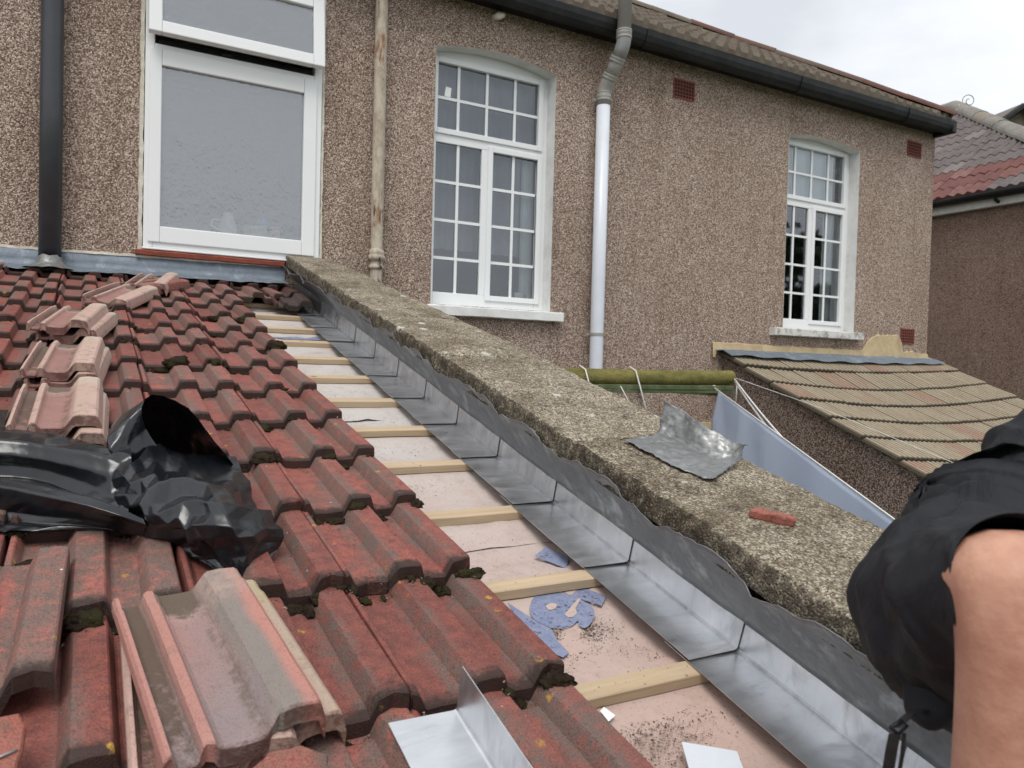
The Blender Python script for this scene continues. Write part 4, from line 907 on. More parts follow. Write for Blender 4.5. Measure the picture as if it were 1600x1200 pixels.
def shard(name, pts, th, mat, x, s, n, rz, label, cat, seed=1, tiltx=0):
    mb = MB(); P = [Vector(p) for p in pts]; m_ = len(P) * 5; ring = []
    for q in range(m_):
        p = P[q // 5].lerp(P[(q // 5 + 1) % len(P)], (q % 5) / 5); ring.append((p.x + .003 * fbm((q, seed, 0), .9), p.y + .003 * fbm((q, seed, 5), .9)))
    c = Vector((sum(r[0] for r in ring) / m_, sum(r[1] for r in ring) / m_))
    lay = []
    for f_, zz in ((.94, 0), (1, .2 * th), (.99, .85 * th), (.93, th), (.5, th * 1.05)):
        lay.append([(c.x + (r[0] - c.x) * f_, c.y + (r[1] - c.y) * f_, zz + .0025 * fbm((r[0] * 90, r[1] * 90, zz * 60 + seed), 1)) for r in ring])
    for a, b_ in zip(lay, lay[1:]): mb.grid([a + a[:1], b_ + b_[:1]])
    mb.add(lay[-1], [tuple(range(m_))]); mb.add(lay[0], [tuple(range(m_ - 1, -1, -1))])
    return roof_obj(name, mb.mesh(name, mat, True), x, s, n, rz, tiltx, 0, label, cat)
shard('tile_shard', [(-.050, -.010), (-.047, .006), (-.028, .015), (-.005, .011), (.012, .019), (.040, .015), (.054, .004), (.047, -.012), (.02, -.016), (.004, -.011), (-.02, -.018)], .019, 'tile_bright', 1.345, 1.075, .256, -.72, 'small red broken tile shard lying on the coping', 'tile shard', 2)
g = shard('tile_shard', [(-.06, -.09), (-.06, .055), (.028, .055), (.035, .03), (.025, -.09)], .018, 'tile_bright', -.10, .975, .10, .05, 'bright red broken tile piece with a screw, lower left corner', 'tile shard', 4)
s_ = MB().tube([(-.005, -.035, .021), (.028, -.024, .022)], [.0028, .0016], 8); s_.tube([(-.008, -.036, .021), (-.004, -.0345, .021)], .006, 12); o = bpy.data.objects.new('screw', s_.mesh('screw', 'steel_edge', True)); COL.objects.link(o); o.parent = g
shard('tile_shard', [(-.05, -.06), (-.045, .0), (-.02, .022), (.025, .022), (.05, -.005), (.05, -.06)], .035, 'tile_bright', .228, .812, .105, .0, 'rounded pinkish tile stub at the bottom edge before the near tile', 'tile shard', 6)
# loose soaker at the front, with its upstand
mb = MB(); pr = [(0, 0), (.055, .0), (.108, 0), (.1125, .002), (.114, .007), (.113, .04), (.112, .082)]
mb.grid([[(x + .012 * t, y, nn + .001 * fbm((x * 20, y * 9, 0), 1)) for x, nn in pr] for t, y in [(q / 10, -.30 * q / 10) for q in range(11)]])
o = roof_obj('loose_soaker', mb.mesh('loose_soaker', 'soaker', False, False), .405, .912, .075, -.03, .02, 0, 'folded sheet metal soaker lying loose on the near tiles', 'metal flashing'); m = o.modifiers.new('solid', 'SOLIDIFY'); m.thickness = .0012
# off-cut card on the underlay
o = roof_obj('metal_offcut', MB().box((0, -.16, 0), (.10, 0, .001)).mesh('metal_offcut', 'pipe_white'), .917, .803, -.004, -.50, 0.03, .04, 'pale bluish white offcut sheet on the underlay at the bottom edge', 'offcut')
o = roof_obj('paper_scrap', MB().add([(0, 0, 0), (.022, .004, .002), (.018, .03, .004), (.006, .028, .001)], [(0, 1, 2, 3)]).mesh('paper_scrap', 'ceramic'), .835, .905, -.02, .2, 0, 0, 'tiny white paper scrap beside the tiles on the underlay', 'scrap')
# crumpled lead offcut on the coping
base = [[(1.299, 1.573), (1.312, 1.48), (1.319, 1.40), (1.340, 1.345), (1.352, 1.295), (1.380, 1.292)], [(1.37, 1.60), (1.385, 1.53), (1.385, 1.44), (1.40, 1.38), (1.42, 1.33), (1.455, 1.335)], [(1.44, 1.612), (1.455, 1.555), (1.45, 1.47), (1.462, 1.41), (1.485, 1.365), (1.53, 1.37)]]
rows = [[(x, s, .249 + .004 * math.sin(s * 40)) for x, s in base[0]], [(x, s, .251) for x, s in base[1]], [(x, s, .253 + .002 * i) for i, (x, s) in enumerate(base[2])], [(x + .018, s + .01, .268) for x, s in base[2]], [(x + .028, s + .022, .305 - .004 * i) for i, (x, s) in enumerate(base[2])], [(x + .034 + .004 * i, s + .03, .345 - .010 * i) for i, (x, s) in enumerate(base[2])]]
G_ = loft(rows, 60, 50); G2 = [[(p.x + .006 * fbm(p * 22, 1) + .0, p.y + (.006 * fbm(p * 60, 1) if i in (0, 49) or j in (0, 59) else 0), p.z + .005 * fbm(p * 18 + Vector((3, 1, 0)), 1) + .002 * fbm(p * 60, 1)) for j, p in enumerate(r)] for i, r in enumerate(G_)]
o = roof_obj('lead_offcut', MB().grid(G2).mesh('lead_offcut', 'lead_scrap', True, False), 0, 0, .016, label='crumpled grey lead offcut sitting on the coping', cat='lead offcut'); m = o.modifiers.new('solid', 'SOLIDIFY'); m.thickness = .002

# ---- black polythene
sheet = [[(-0.303, 2.447, 0.03), (-0.216, 2.465, 0.03), (-0.121, 2.432, 0.03), (-0.04, 2.367, 0.03), (0.047, 2.296, 0.03), (0.117, 2.224, 0.03)],
[(-0.26, 2.096, 0.14), (-0.185, 2.115, 0.14), (-0.104, 2.096, 0.135), (-0.035, 2.036, 0.135), (0.038, 1.962, 0.14), (0.093, 1.892, 0.14)],
[(-0.243, 1.952, 0.15), (-0.172, 1.962, 0.15), (-0.096, 1.93, 0.15), (-0.032, 1.883, 0.15), (0.039, 1.828, 0.15), (0.089, 1.785, 0.14)],
[(-0.244, 1.91, 0.1), (-0.173, 1.92, 0.1), (-0.096, 1.89, 0.1), (-0.025, 1.82, 0.1), (0.038, 1.733, 0.11), (0.091, 1.666, 0.1)],
[(-0.223, 1.779, 0.13), (-0.157, 1.775, 0.135), (-0.08, 1.716, 0.14), (-0.01, 1.666, 0.14), (0.053, 1.623, 0.13), (0.103, 1.602, 0.11)],
[(-0.228, 1.76, 0.07), (-0.161, 1.76, 0.075), (-0.077, 1.71, 0.08), (-0.005, 1.68, 0.08), (0.069, 1.65, 0.07), (0.129, 1.62, 0.06)],
[(-0.219, 1.69, 0.07), (-0.155, 1.70, 0.07), (-0.111, 1.69, 0.07), (-0.029, 1.68, 0.07), (0.077, 1.66, 0.06), (0.16, 1.62, 0.055)]]
sheet = [[(r[0][0] - .35, r[0][1] + .03, r[0][2])] + r for r in sheet]
hood = [[(0.15, 1.89, 0.16), (0.125, 1.917, 0.2), (0.112, 1.92, 0.245), (0.13, 1.96, 0.27), (0.175, 1.945, 0.27), (0.222, 1.905, 0.25), (0.265, 1.865, 0.2), (0.317, 1.865, 0.13)],
[(0.12, 1.873, 0.13), (0.065, 1.844, 0.16), (0.042, 1.87, 0.19), (0.076, 2.026, 0.2), (0.182, 2.03, 0.2), (0.233, 2.0, 0.18), (0.282, 1.94, 0.15), (0.331, 1.922, 0.1)],
[(0.092, 1.836, 0.09), (0.055, 1.88, 0.08), (0.043, 1.98, 0.07), (0.094, 2.12, 0.06), (0.204, 2.10, 0.06), (0.259, 2.08, 0.06), (0.313, 2.02, 0.06), (0.34, 1.953, 0.07)]]
body = [[(0.042, 1.815, 0.13), (0.088, 1.762, 0.16), (0.148, 1.873, 0.165), (0.231, 1.918, 0.13), (0.322, 1.89, 0.12)],
[(0.062, 1.734, 0.12), (0.108, 1.669, 0.16), (0.174, 1.701, 0.17), (0.231, 1.657, 0.17), (0.334, 1.744, 0.11)],
[(0.087, 1.68, 0.09), (0.128, 1.58, 0.14), (0.188, 1.56, 0.17), (0.243, 1.51, 0.18), (0.35, 1.614, 0.11)],
[(0.128, 1.61, 0.07), (0.168, 1.53, 0.11), (0.202, 1.479, 0.15), (0.259, 1.444, 0.16), (0.359, 1.529, 0.1)],
[(0.185, 1.54, 0.065), (0.215, 1.49, 0.08), (0.24, 1.45, 0.10), (0.282, 1.445, 0.11), (0.366, 1.52, 0.07)],
[(0.235, 1.45, 0.06), (0.25, 1.44, 0.06), (0.268, 1.43, 0.065), (0.29, 1.43, 0.065), (0.325, 1.47, 0.06)]]
def relax(base, su, sv, iters, anchor, seed, floor, bend=.5, start=.004):
    """over-long sheet (su, sv: excess length along u, v) buckles into folds, held loosely to its lie"""
    rg = np.random.default_rng(seed); P = base + rg.normal(0, start, base.shape)
    fam = []
    for (di, dj, k) in ((0, 1, 1.0), (1, 0, 1.0), (1, 1, .6), (1, -1, .6), (0, 2, bend), (2, 0, bend)):
        A = (slice(0, base.shape[0] - di), slice(max(0, -dj), base.shape[1] - max(0, dj))); B = (slice(di, base.shape[0]), slice(max(0, dj), base.shape[1] + min(0, dj)))
        L = np.linalg.norm(base[B] - base[A], axis=2, keepdims=True); f = (su if di == 0 else sv if dj == 0 else (su + sv) / 2)
        fam.append((A, B, L * f, k))
    for it in range(iters):
        acc = np.zeros_like(P); cnt_ = np.zeros(P.shape[:2] + (1,))
        for A, B, L, k in fam:
            d = P[B] - P[A]; ln = np.linalg.norm(d, axis=2, keepdims=True) + 1e-9; c = d * (.5 * k * (ln - L) / ln)
            acc[A] += c; acc[B] -= c; cnt_[A] += k; cnt_[B] += k
        P = P + acc / np.maximum(cnt_, 1e-6) * 1.7; P = P + (base - P) * anchor
        P[..., 2] = np.maximum(P[..., 2], floor)
    return P
def up(P, k):
    nv, nu = P.shape[:2]; v = np.linspace(0, nv - 1, (nv - 1) * k + 1); u = np.linspace(0, nu - 1, (nu - 1) * k + 1)
    i = np.minimum(v.astype(int), nv - 2); j = np.minimum(u.astype(int), nu - 2); fv = (v - i)[:, None, None]; fu = (u - j)[None, :, None]
    p00, p01, p10, p11 = P[i][:, j], P[i][:, j + 1], P[i + 1][:, j], P[i + 1][:, j + 1]
    lo = p00 + (p01 - p00) * fu + (p10 - p00) * fv; hi = p11 + (p10 - p11) * (1 - fu) + (p01 - p11) * (1 - fv)
    return np.where(fu + fv < 1, lo, hi)
def film(mb, rows, nu, nv, su, sv, seed, anchor=.02, k=5, fine=1.02):
    G1 = loft(rows, nu, nv); G0 = loft(rows, nu, nv, lin); B0 = np.array([[list(a.lerp(b, .5)) for a, b in zip(r1, r0_)] for r1, r0_ in zip(G1, G0)])
    C = relax(B0, su, sv, 260, anchor, seed, .058, .35, .012); C = up(C, 2); C = relax(C, 1 + (su - 1) * .4, 1 + (sv - 1) * .4, 60, .03, seed + 2, .058, .5, .002)
    F = up(C, k)
    for _ in range(2): F[1:-1, 1:-1] = F[1:-1, 1:-1] * .4 + .15 * (F[:-2, 1:-1] + F[2:, 1:-1] + F[1:-1, :-2] + F[1:-1, 2:])
    F = relax(F, fine, fine, 22, .05, seed + 1, .058, .5, .0003); mb.grid([[tuple(p) for p in r] for r in F])
mb = MB(); film(mb, sheet, 14, 17, 1.01, 1.16, 3, .02, 4, 1.02); film(mb, hood, 14, 7, 1.06, 1.05, 5, .05, 4, 1.015); film(mb, body, 12, 13, 1.13, 1.12, 8, .018, 5, 1.02)
# lower flap folded under at the near end
o = roof_obj('polythene_sheet', mb.mesh('polythene_sheet', 'polythene', True, False), 0, 0, 0, label='crumpled black polythene sheet lying over the red tiles', cat='polythene')

# ================================================================== yard things
e = empty('rolled_awning', (3.4, 4.3, z(-.07)), None, 'rolled up awning green with algae, tied with pale strings', 'awning')
mb = MB(); rows = []
for i in range(70):
    x = 2.2 + 2.14 * i / 69; rows.append([(x, 4.3 + (.057 + .004 * fbm((x * 6, math.cos(a), math.sin(a)), 1)) * math.cos(a), z(-.058 - .012 * math.sin((x - 2.2) * 1.5)) + (.057 + .004 * fbm((x * 6, math.cos(a), math.sin(a) + 5), 1)) * math.sin(a)) for a in [2 * math.pi * k / 22 for k in range(23)]])
mb.grid(rows); mb.add([r for r in rows[-1][:-1]], [tuple(range(22))]); mb.build('roll', 'algae', e, smooth=True)
MB().box((2.2, 4.22, z(-.152)), (4.30, 4.25, z(-.118))).build('rail', 'green_rail', e, bevel=.005); MB().box((2.2, 4.225, z(-.175)), (4.31, 4.26, z(-.156))).build('rail', 'green_rail', e, bevel=.004)
def cord(name, pts, r, parent): return MB().tube(pts, r, 6).build(name, 'string', parent, smooth=True)
for (x, dx) in ((2.93, .10), (3.36, .06)):
    cord('tie_string', [(x + .0, 4.30, z(.008)), (x + .012, 4.245, z(-.02)), (x + .03, 4.21, z(-.14)), (x + .05 + dx, 4.18, z(-.42))], .0055, e)
cord('tie_string', [(3.22, 4.215, z(-.13)), (3.30, 4.20, z(-.26)), (3.36, 4.19, z(-.36))], .004, e); cord('tie_string', [(4.345, 4.30, z(-.03)), (4.36, 4.25, z(-.12)), (4.345, 4.24, z(-.25))], .004, e)
MB().box((2.25, 4.27, z(-.20)), (2.29, WY, z(-.16))).build('bracket', 'green_rail', e); MB().box((4.20, 4.27, z(-.20)), (4.24, WY, z(-.16))).build('bracket', 'green_rail', e)
# washing line and hanging sheet
A = Vector((4.116, 4.24, z(-.132))); B = Vector((2.2, 1.42, z(-.474))); B2 = A + (B - A) * 1.35
o = MB().tube([A + (B2 - A) * t for t in (0, .5, 1)], .004, 6).build('washing_line', 'string', None); origin_to(o, A); tag(o, 'pale line holding up the hanging blue cloth', 'line')
mb = MB(); bmk = Vector((0, 0, 0)); blob(mb, A + Vector((0, 0, 0)), .02, 3, 1, 1); k_ = mb.build('knot', 'string', None); k_.parent = o; k_.matrix_parent_inverse = Matrix.Translation(o.location).inverted()
rows = []; NT_, ND = 120, 24
for d in range(ND):
    r = []
    for i in range(NT_):
        t = .055 + 1.22 * i / (NT_ - 1); p = A + (B - A) * t; side = (B - A).cross(Vector((0, 0, 1))).normalized(); drop = .62 * d / (ND - 1) * min(1, .55 + t * 2.2)
        ph = t * 26 + 1.6 * fbm((t * 5, 1, 0), 1) + 1.5 * drop * math.exp(-t * 2); w = .03 * math.sin(ph) * min(1, drop * 4.5) * (.25 + math.exp(-t * 3.0)) * 1.2
        r.append(tuple(p + side * (w + .02 * drop) + Vector((0, 0, -.004 - drop + (.015 * math.sin(t * 9) * drop))) + (B - A).normalized() * (-.10 * drop * math.exp(-t * 8))))
    rows.append(r)
o = MB().grid(rows).build('hanging_sheet', 'cloth_blue', None, smooth=True, fix=False); origin_to(o, A); tag(o, 'pale blue cotton sheet hanging below the awning beside the coping', 'sheet'); m = o.modifiers.new('solid', 'SOLIDIFY'); m.thickness = .002
C1 = Vector((4.365, 4.30, z(-.05))); C2 = Vector((2.9, 2.275, z(-.452)))
for k in range(2):
    o = MB().tube([C1 + Vector((0, 0, -.012 * k)) + (C2 - C1) * t + Vector((0, 0, -(.05 + .03 * k) * math.sin(math.pi * min(1, t / 1.4)))) for t in [q / 12 * 1.4 for q in range(13)]], .0055, 6).build('cord', 'string', None, smooth=True); origin_to(o, C1); tag(o, ('upper' if k == 0 else 'lower') + ' of two pale cords running down from the right end of the awning', 'cord')
o = MB().tube([(4.36, 4.3, z(-.05)), (4.9, 3.9, z(-.27)), (5.3, 2.6, z(-.75)), (5.3, 1.8, z(-1.1))], .002, 5).build('thin_wire', 'string', None); origin_to(o, (4.36, 4.3, z(-.05))); tag(o, 'thin pale wire drooping in front of the outbuilding side wall', 'wire')

# ================================================================== outbuilding with brown ribbed tiles
ob = empty('outbuilding', (6.8, 4, 0), None, 'low outbuilding with sagging brown ribbed tile roof and lead flashing', 'outbuilding')
OP = math.tan(D2R(23.2)); OBI = inv_of(ob); OX0, OX1 = 5.2, 8.56
def obz(x, y): 
    t = (x - OX0) / (OX1 - OX0); k = min(1, max(0, (5.3 - y) / .7))
    return z(.165 - (5.32 - y) * OP - .085 * math.sin(math.pi * t) ** 1.0 * k)
rib_m = []
for sd in range(3):
    g = MB(); W_ = .302; nr_ = 5; top = []
    for j in range(nr_ * 4 + 1):
        u = W_ * j / (nr_ * 4); hgt = (.0, .0005, .0135, .0125)[j % 4] ; top.append((u, hgt))
    vv = [0, .004, .2, .40]; rt = [[(u, v + .002 * fbm((u * 30, sd, 0), 1) * (v < .1), h_ + (-.004 if v == 0 else 0)) for u, h_ in top] for v in vv]; rb_ = [[(u, v, -.022) for u, h_ in top] for v in vv]
    g.grid(rt); g.grid(rb_); N = len(top); g.add(rt[0] + rb_[0], [(q + 1, q, q + N, q + N + 1) for q in range(N - 1)]); g.add([r[0] for r in rt] + [r[0] for r in rb_], [(0, 1, 5, 4), (1, 2, 6, 5), (2, 3, 7, 6)]); g.add([r[-1] for r in rt] + [r[-1] for r in rb_], [(0, 1, 5, 4), (1, 2, 6, 5), (2, 3, 7, 6)])
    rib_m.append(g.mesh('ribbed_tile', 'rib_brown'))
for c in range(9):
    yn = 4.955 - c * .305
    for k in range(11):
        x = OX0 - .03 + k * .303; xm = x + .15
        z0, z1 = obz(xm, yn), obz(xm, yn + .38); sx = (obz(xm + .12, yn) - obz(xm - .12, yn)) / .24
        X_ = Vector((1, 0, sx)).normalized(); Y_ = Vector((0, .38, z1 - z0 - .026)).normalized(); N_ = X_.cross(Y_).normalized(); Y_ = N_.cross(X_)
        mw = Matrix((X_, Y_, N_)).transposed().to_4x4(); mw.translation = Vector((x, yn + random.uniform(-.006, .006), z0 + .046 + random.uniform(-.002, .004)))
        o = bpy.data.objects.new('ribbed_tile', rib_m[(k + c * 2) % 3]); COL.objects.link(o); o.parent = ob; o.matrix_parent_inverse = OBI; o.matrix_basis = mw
# roof boards under the tiles, walls, flashing, mortar fillet
rows = [[(x, y, obz(x, y) - .012) for x in [OX0 + .03 + (OX1 - OX0 - .1) * q / 16 for q in range(17)]] for y in (5.27, 4.6, 4.0, 3.4, 2.8, 2.25)]
MB().grid(rows).build('roof_boards', 'wood_trim', ob)
mb = MB(); ys = [5.27, 4.6, 4.0, 3.4, 2.8, 2.3]
mb.add([(OX0 + .015, y, obz(OX0, y) - .014) for y in ys] + [(OX0 + .015, y, 0) for y in ys], [(i, i + 1, i + 7, i + 6) for i in range(5)]); mb.build('wall', 'pebble_dark', ob)
MB().add([(OX0 + .015, 2.3, 0), (OX1 - .06, 2.3, 0), (OX1 - .06, 2.3, obz(OX1, 2.3) - .014), (OX0 + .015, 2.3, obz(OX0, 2.3) - .014)], [(0, 1, 2, 3)]).build('wall', 'pebble_dark', ob)
MB().add([(OX1 - .06, y, obz(OX1, y) - .014) for y in ys] + [(OX1 - .06, y, 0) for y in ys], [(i, i + 1, i + 7, i + 6) for i in range(5)]).build('wall', 'pebble_dark', ob)
rows = [[(x + sh, WY + dy, zz_ + .004 * fbm((x * 3, dy * 9, 2), 1)) for x in [5.11 + (8.40 - 5.11) * q / 40 for q in range(41)]] for (dy, zz_, sh) in ((-.004, z(.205), 0), (-.022, z(.195), 0), (-.03, z(.185), 0), (-.10, z(.155), .01), (-.20, z(.108), .03))]
rows[3] = [(p[0], p[1], obz(p[0], p[1]) + .082) for p in rows[3]]; rows[4] = [(p[0], p[1], obz(p[0], p[1]) + .080 + .008 * math.sin(p[0] * 62)) for p in rows[4]]
MB().grid(rows).build('lead_flashing', 'lead_blue', ob, smooth=True, fix=False)
def fil(x): 
    lo_ = .19; hi = .262 - .012 * (x - 5.1) / 3.3
    if x > 7.25: hi = max(hi, .25 + .20 * min(1, max(0, (x - 7.25) / .22)) ** .6 * min(1, max(0, (7.93 - x) / .10)) ** .5 + .04 * fbm((x * 3, 4, 0), 1.3))
    return lo_, hi
xs = [5.075 + (8.385 - 5.075) * q / 110 for q in range(111)]
rows = [[], [], [], []]
for x in xs:
    lo_, hi = fil(x); hi += .008 * fbm((x * 4, 0, 0), 1)
    for r, (yy, zz_) in zip(rows, ((WY + .004, hi), (WY - .013, hi - .008), (WY - .018, lo_ + .01), (WY - .02, lo_ if x > 5.13 else .12))): r.append((x, yy, z(zz_)))
MB().grid(rows).build('mortar_fillet', 'ochre', ob, smooth=False)

# ================================================================== neighbour's house and the gable beyond
nb = empty('neighbour_house', (13, 8, 0), None, 'neighbouring brown pebbledash house with a hipped grey and red tiled roof', 'house'); NI = inv_of(nb)
NX = 11.5; NE = 2.61
MB().box((NX, 4.4, 0), (NX + 8, 14, z(2.50))).build('wall', 'pebble_brown', nb)
MB().box((NX - .10, 4.3, z(2.475)), (NX + .2, 13.5, z(2.585))).build('soffit_board', 'wood_trim', nb)
g = MB(); pr = [(NX - .10 + .07 * math.cos(math.pi * (1 + k / 8)) - .08, 2.655 + .07 * math.sin(math.pi * (1 + k / 8))) for k in range(9)]
g.grid([[(px, y, z(pz)) for y in (4.2, 14)] for px, pz in pr]); g.build('gutter', 'black_plastic', nb)
MB().tube([(NX - .19, 6.2, z(2.57)), (NX - .17, 6.2, z(2.54)), (NX - .1, 6.2, z(2.52))], .025, 8).build('gutter_bracket', 'black_plastic', nb)
NP = math.tan(D2R(36)); NYN = 4.85        # near hip eaves corner
g = MB(); W_ = .30; top = [(W_ * j / 12, .036 * (1 - math.cos(2 * math.pi * j / 6)) * .5 + .003) for j in range(13)]
rt = [[(v, u, h_ + (0 if v else -.003)) for u, h_ in top] for v in (0, .01, .36)]; rb_ = [[(v, u, -.022) for u, h_ in top] for v in (0, .36)]
g.grid(rt); N = len(top); g.add(rt[0] + rb_[0], [(q, q + 1, q + N + 1, q + N) for q in range(N - 1)])
tn = [g.mesh('roof_tile_grey', 'rib_grey'), None]; tn[1] = tn[0].copy(); tn[1].materials[0] = MT['rib_red']
AX = 4.9; NS_ = 13
X_ = Vector((1, 0, NP)).normalized()
for c in range(NS_):
    k0 = c * .27
    for q in range(32):
        y = 11.2 - q * .30
        if y < NYN + (k0 + .29) * 1.147 - .16 or y > 11: continue
        o = bpy.data.objects.new('roof_tile', tn[1] if (c < 3 and 6.15 - .15 * c < y) and y < 8.8 else tn[0]); COL.objects.link(o); o.parent = nb; o.matrix_parent_inverse = NI
        Y_ = Vector((0, 1, 0)); tl = X_ * 1.0 + Vector((0, 0, -.05)); tl.normalize(); N_ = tl.cross(Y_); mw = Matrix((tl, Y_, N_)).transposed().to_4x4()
        mw.translation = Vector((NX - .13 + k0, y + random.uniform(-.006, .006), z(2.69) + k0 * NP + .022 + random.uniform(-.004, .004))); o.matrix_basis = mw
ap = Vector((NX - .13 + 4.0, 0, z(2.69) + 4.0 * NP)); 
KA = 3.75
A_ = Vector((NX - .13, NYN, z(2.68))); P_ = Vector((NX - .13 + KA, NYN + KA * 1.147, z(2.68) + KA * NP)); Q_ = Vector((P_.x, 11.2, P_.z)); E_ = Vector((NX - .13, 11.2, z(2.68))); R_ = Vector((NX - .13 + 2 * KA, NYN, z(2.68))); S_ = Vector((R_.x, 11.2, R_.z))
MB().add([A_, P_, Q_, E_, R_, S_], [(0, 3, 2, 1), (0, 1, 4), (1, 2, 5, 4)]).build('roof_deck', 'rib_grey', nb)
def ridge_run(a, b_, cnt_, mat, parent, inv, r=.13, name='ridge_tile'):
    d = (b_ - a).normalized(); sx = d.cross(Vector((0, 0, 1))).normalized(); up = sx.cross(d); L = (b_ - a).length / cnt_
    g = MB(); rows = [[(r * math.cos(t) * w, yy, r * .8 * math.sin(t) * w - .02) for t in [math.pi * q / 10 for q in range(11)]] for yy, w in ((0, 1.0), (.03, 1.02), (L * .5, 1.0), (L, .985))]
    g.grid(rows); me = g.mesh(name, mat)
    for i in range(cnt_):
        o = bpy.data.objects.new(name, me); COL.objects.link(o); o.parent = parent; o.matrix_parent_inverse = inv; mw = Matrix((sx, d, up)).transposed().to_4x4(); mw.translation = a + d * L * i + Vector((0, 0, random.uniform(-.01, .01))); o.matrix_basis = mw
ridge_run(A_, P_, 12, 'ridge_grey', nb, NI, .17); ridge_run(P_, Q_, 8, 'ridge_grey', nb, NI, .15)
fg = empty('far_gable', (24, 13.5, 0), None, 'dark gabled roof end peeping over the neighbouring hip', 'house'); FI = inv_of(fg)
P0 = Vector((24.6, 12.9, z(8.15))); dl = Vector((-.94, .34, 0)).normalized()
hw = 2.6; tp = .72
def gp(t, dz): return P0 + dl * t + Vector((0, 0, -abs(t) * tp + dz))
bk = Vector((.34, .94, 0)) * 5
MB().add([gp(-hw, 0), gp(0, 0), gp(hw, 0), gp(hw, 0) - Vector((0, 0, 3)), gp(-hw, 0) - Vector((0, 0, 3))], [(0, 1, 2, 3, 4)]).build('gable_wall', 'rib_roof', fg)
MB().add([gp(-hw - .2, .12) - bk * .03, gp(0, .14) - bk * .03, gp(hw + .2, .12) - bk * .03, gp(-hw - .2, .12) + bk, gp(0, .14) + bk, gp(hw + .2, .12) + bk], [(0, 1, 4, 3), (1, 2, 5, 4)]).build('roof', 'rib_grey', fg)
for a, b_ in ((-hw - .2, 0), (0, hw + .2)): MB().tube([gp(a, .06) - bk * .035, gp(b_, .06) - bk * .035], .09, 6).build('barge_board', 'black_plastic', fg)

# ================================================================== garden trees across the yard (seen only as reflections)
def tree(x, y, hgt, r, seed, label):
    t = empty('garden_tree', (x, y, 0), None, label, 'tree', 'garden trees reflected in the windows')
    rt = random.Random(seed); mb = MB(); mb.tube([(x, y, 0), (x + .1, y, hgt * .3), (x - .05, y + .1, hgt * .6), (x, y, hgt * .85)], [.2, .15, .1, .04], 10)
    for k in range(7):
        a = rt.uniform(0, 6.28); zz_ = hgt * rt.uniform(.35, .7); mb.tube([(x, y, zz_), (x + math.cos(a) * r * .4, y + math.sin(a) * r * .4, zz_ + .5), (x + math.cos(a) * r * .8, y + math.sin(a) * r * .8, zz_ + 1.1)], [.07, .04, .015], 6)
    mb.build('trunk', 'bark', t)
    mb = MB(); cl = [(rt.gauss(0, .45) * r, rt.gauss(0, .45) * r, hgt * rt.uniform(.42, .93)) for _ in range(44)]
    for (cx, cy, cz) in cl:
        for q in range(150):
            p = Vector((x + cx + rt.gauss(0, .3), y + cy + rt.gauss(0, .3), cz + rt.gauss(0, .26))); a = Vector((rt.uniform(-1, 1), rt.uniform(-1, 1), rt.uniform(-1, 1))).normalized() * .17; b_ = a.orthogonal().normalized() * .10
            mb.add([p - a, p + b_, p + a, p - b_], [(0, 1, 2, 3)])
    mb.build('crown', 'foliage', t, fix=False)
tree(17.5, -5.5, 7.4, 1.9, 1, 'tall dark tree reflected in the panes of the far window'); tree(21, -6.0, 6.2, 2.2, 2, 'broad lower tree reflected beside the tall one in the far window')

# ================================================================== worker crouching at the parapet
def skin_mesh(name, pts, edges, mat, parent=None, root=0, sub=2, disp=None):
    me = bpy.data.meshes.new(name); me.from_pydata([tuple(p[0]) for p in pts], edges, []); me.update()
    o = bpy.data.objects.new(name, me); COL.objects.link(o)
    sk = o.modifiers.new('skin', 'SKIN'); sk.use_smooth_shade = True
    for i, p in enumerate(pts):
        r = p[1]; v = me.skin_vertices[0].data[i]; v.radius = r if isinstance(r, tuple) else (r, r); v.use_root = (i == root)
    sb = o.modifiers.new('subsurf', 'SUBSURF'); sb.levels = sub; sb.render_levels = sub
    if disp:
        tx = bpy.data.textures.new(name + '_folds', 'CLOUDS'); tx.noise_scale = disp[1]; tx.noise_depth = 2
        d = o.modifiers.new('folds', 'DISPLACE'); d.texture = tx; d.strength = disp[0]; d.mid_level = .5; d.texture_coords = 'LOCAL'
    me.materials.append(MT[mat]); return o
def RWv(x, s, n): return RW(x, s, n)
base = RW(.86, .30, .09)
per = empty('person', base, None, 'person crouching by the coping in black clothes, one bare knee showing', 'person'); PI2 = inv_of(per)
hip = RWv(1.065, .50, .425); kneeR = RWv(.811, .335, .592); ankR = RWv(.838, .27, .14); toeR = RWv(.81, .10, .10)
hipR = RWv(.99, .47, .44); hipL = RWv(1.16, .47, .44); kneeL = RWv(1.14, .12, .60); ankL = RWv(1.16, .20, .16); toeL = RWv(1.13, .03, .12)
sp = RWv(1.23, .52, .49); ch = RWv(1.43, .515, .60); nk = RWv(1.575, .51, .76); hd = RWv(1.66, .48, .85); ht = RWv(1.73, .46, .93)
shR = RWv(1.42, .37, .66); elR = RWv(1.50, .15, .54); wrR = RWv(1.57, .03, .40); haR = RWv(1.58, .00, .33)
shL = RWv(1.55, .66, .72); elL = RWv(1.68, .64, .54); wrL = RWv(1.62, .58, .38); haL = RWv(1.60, .55, .33)
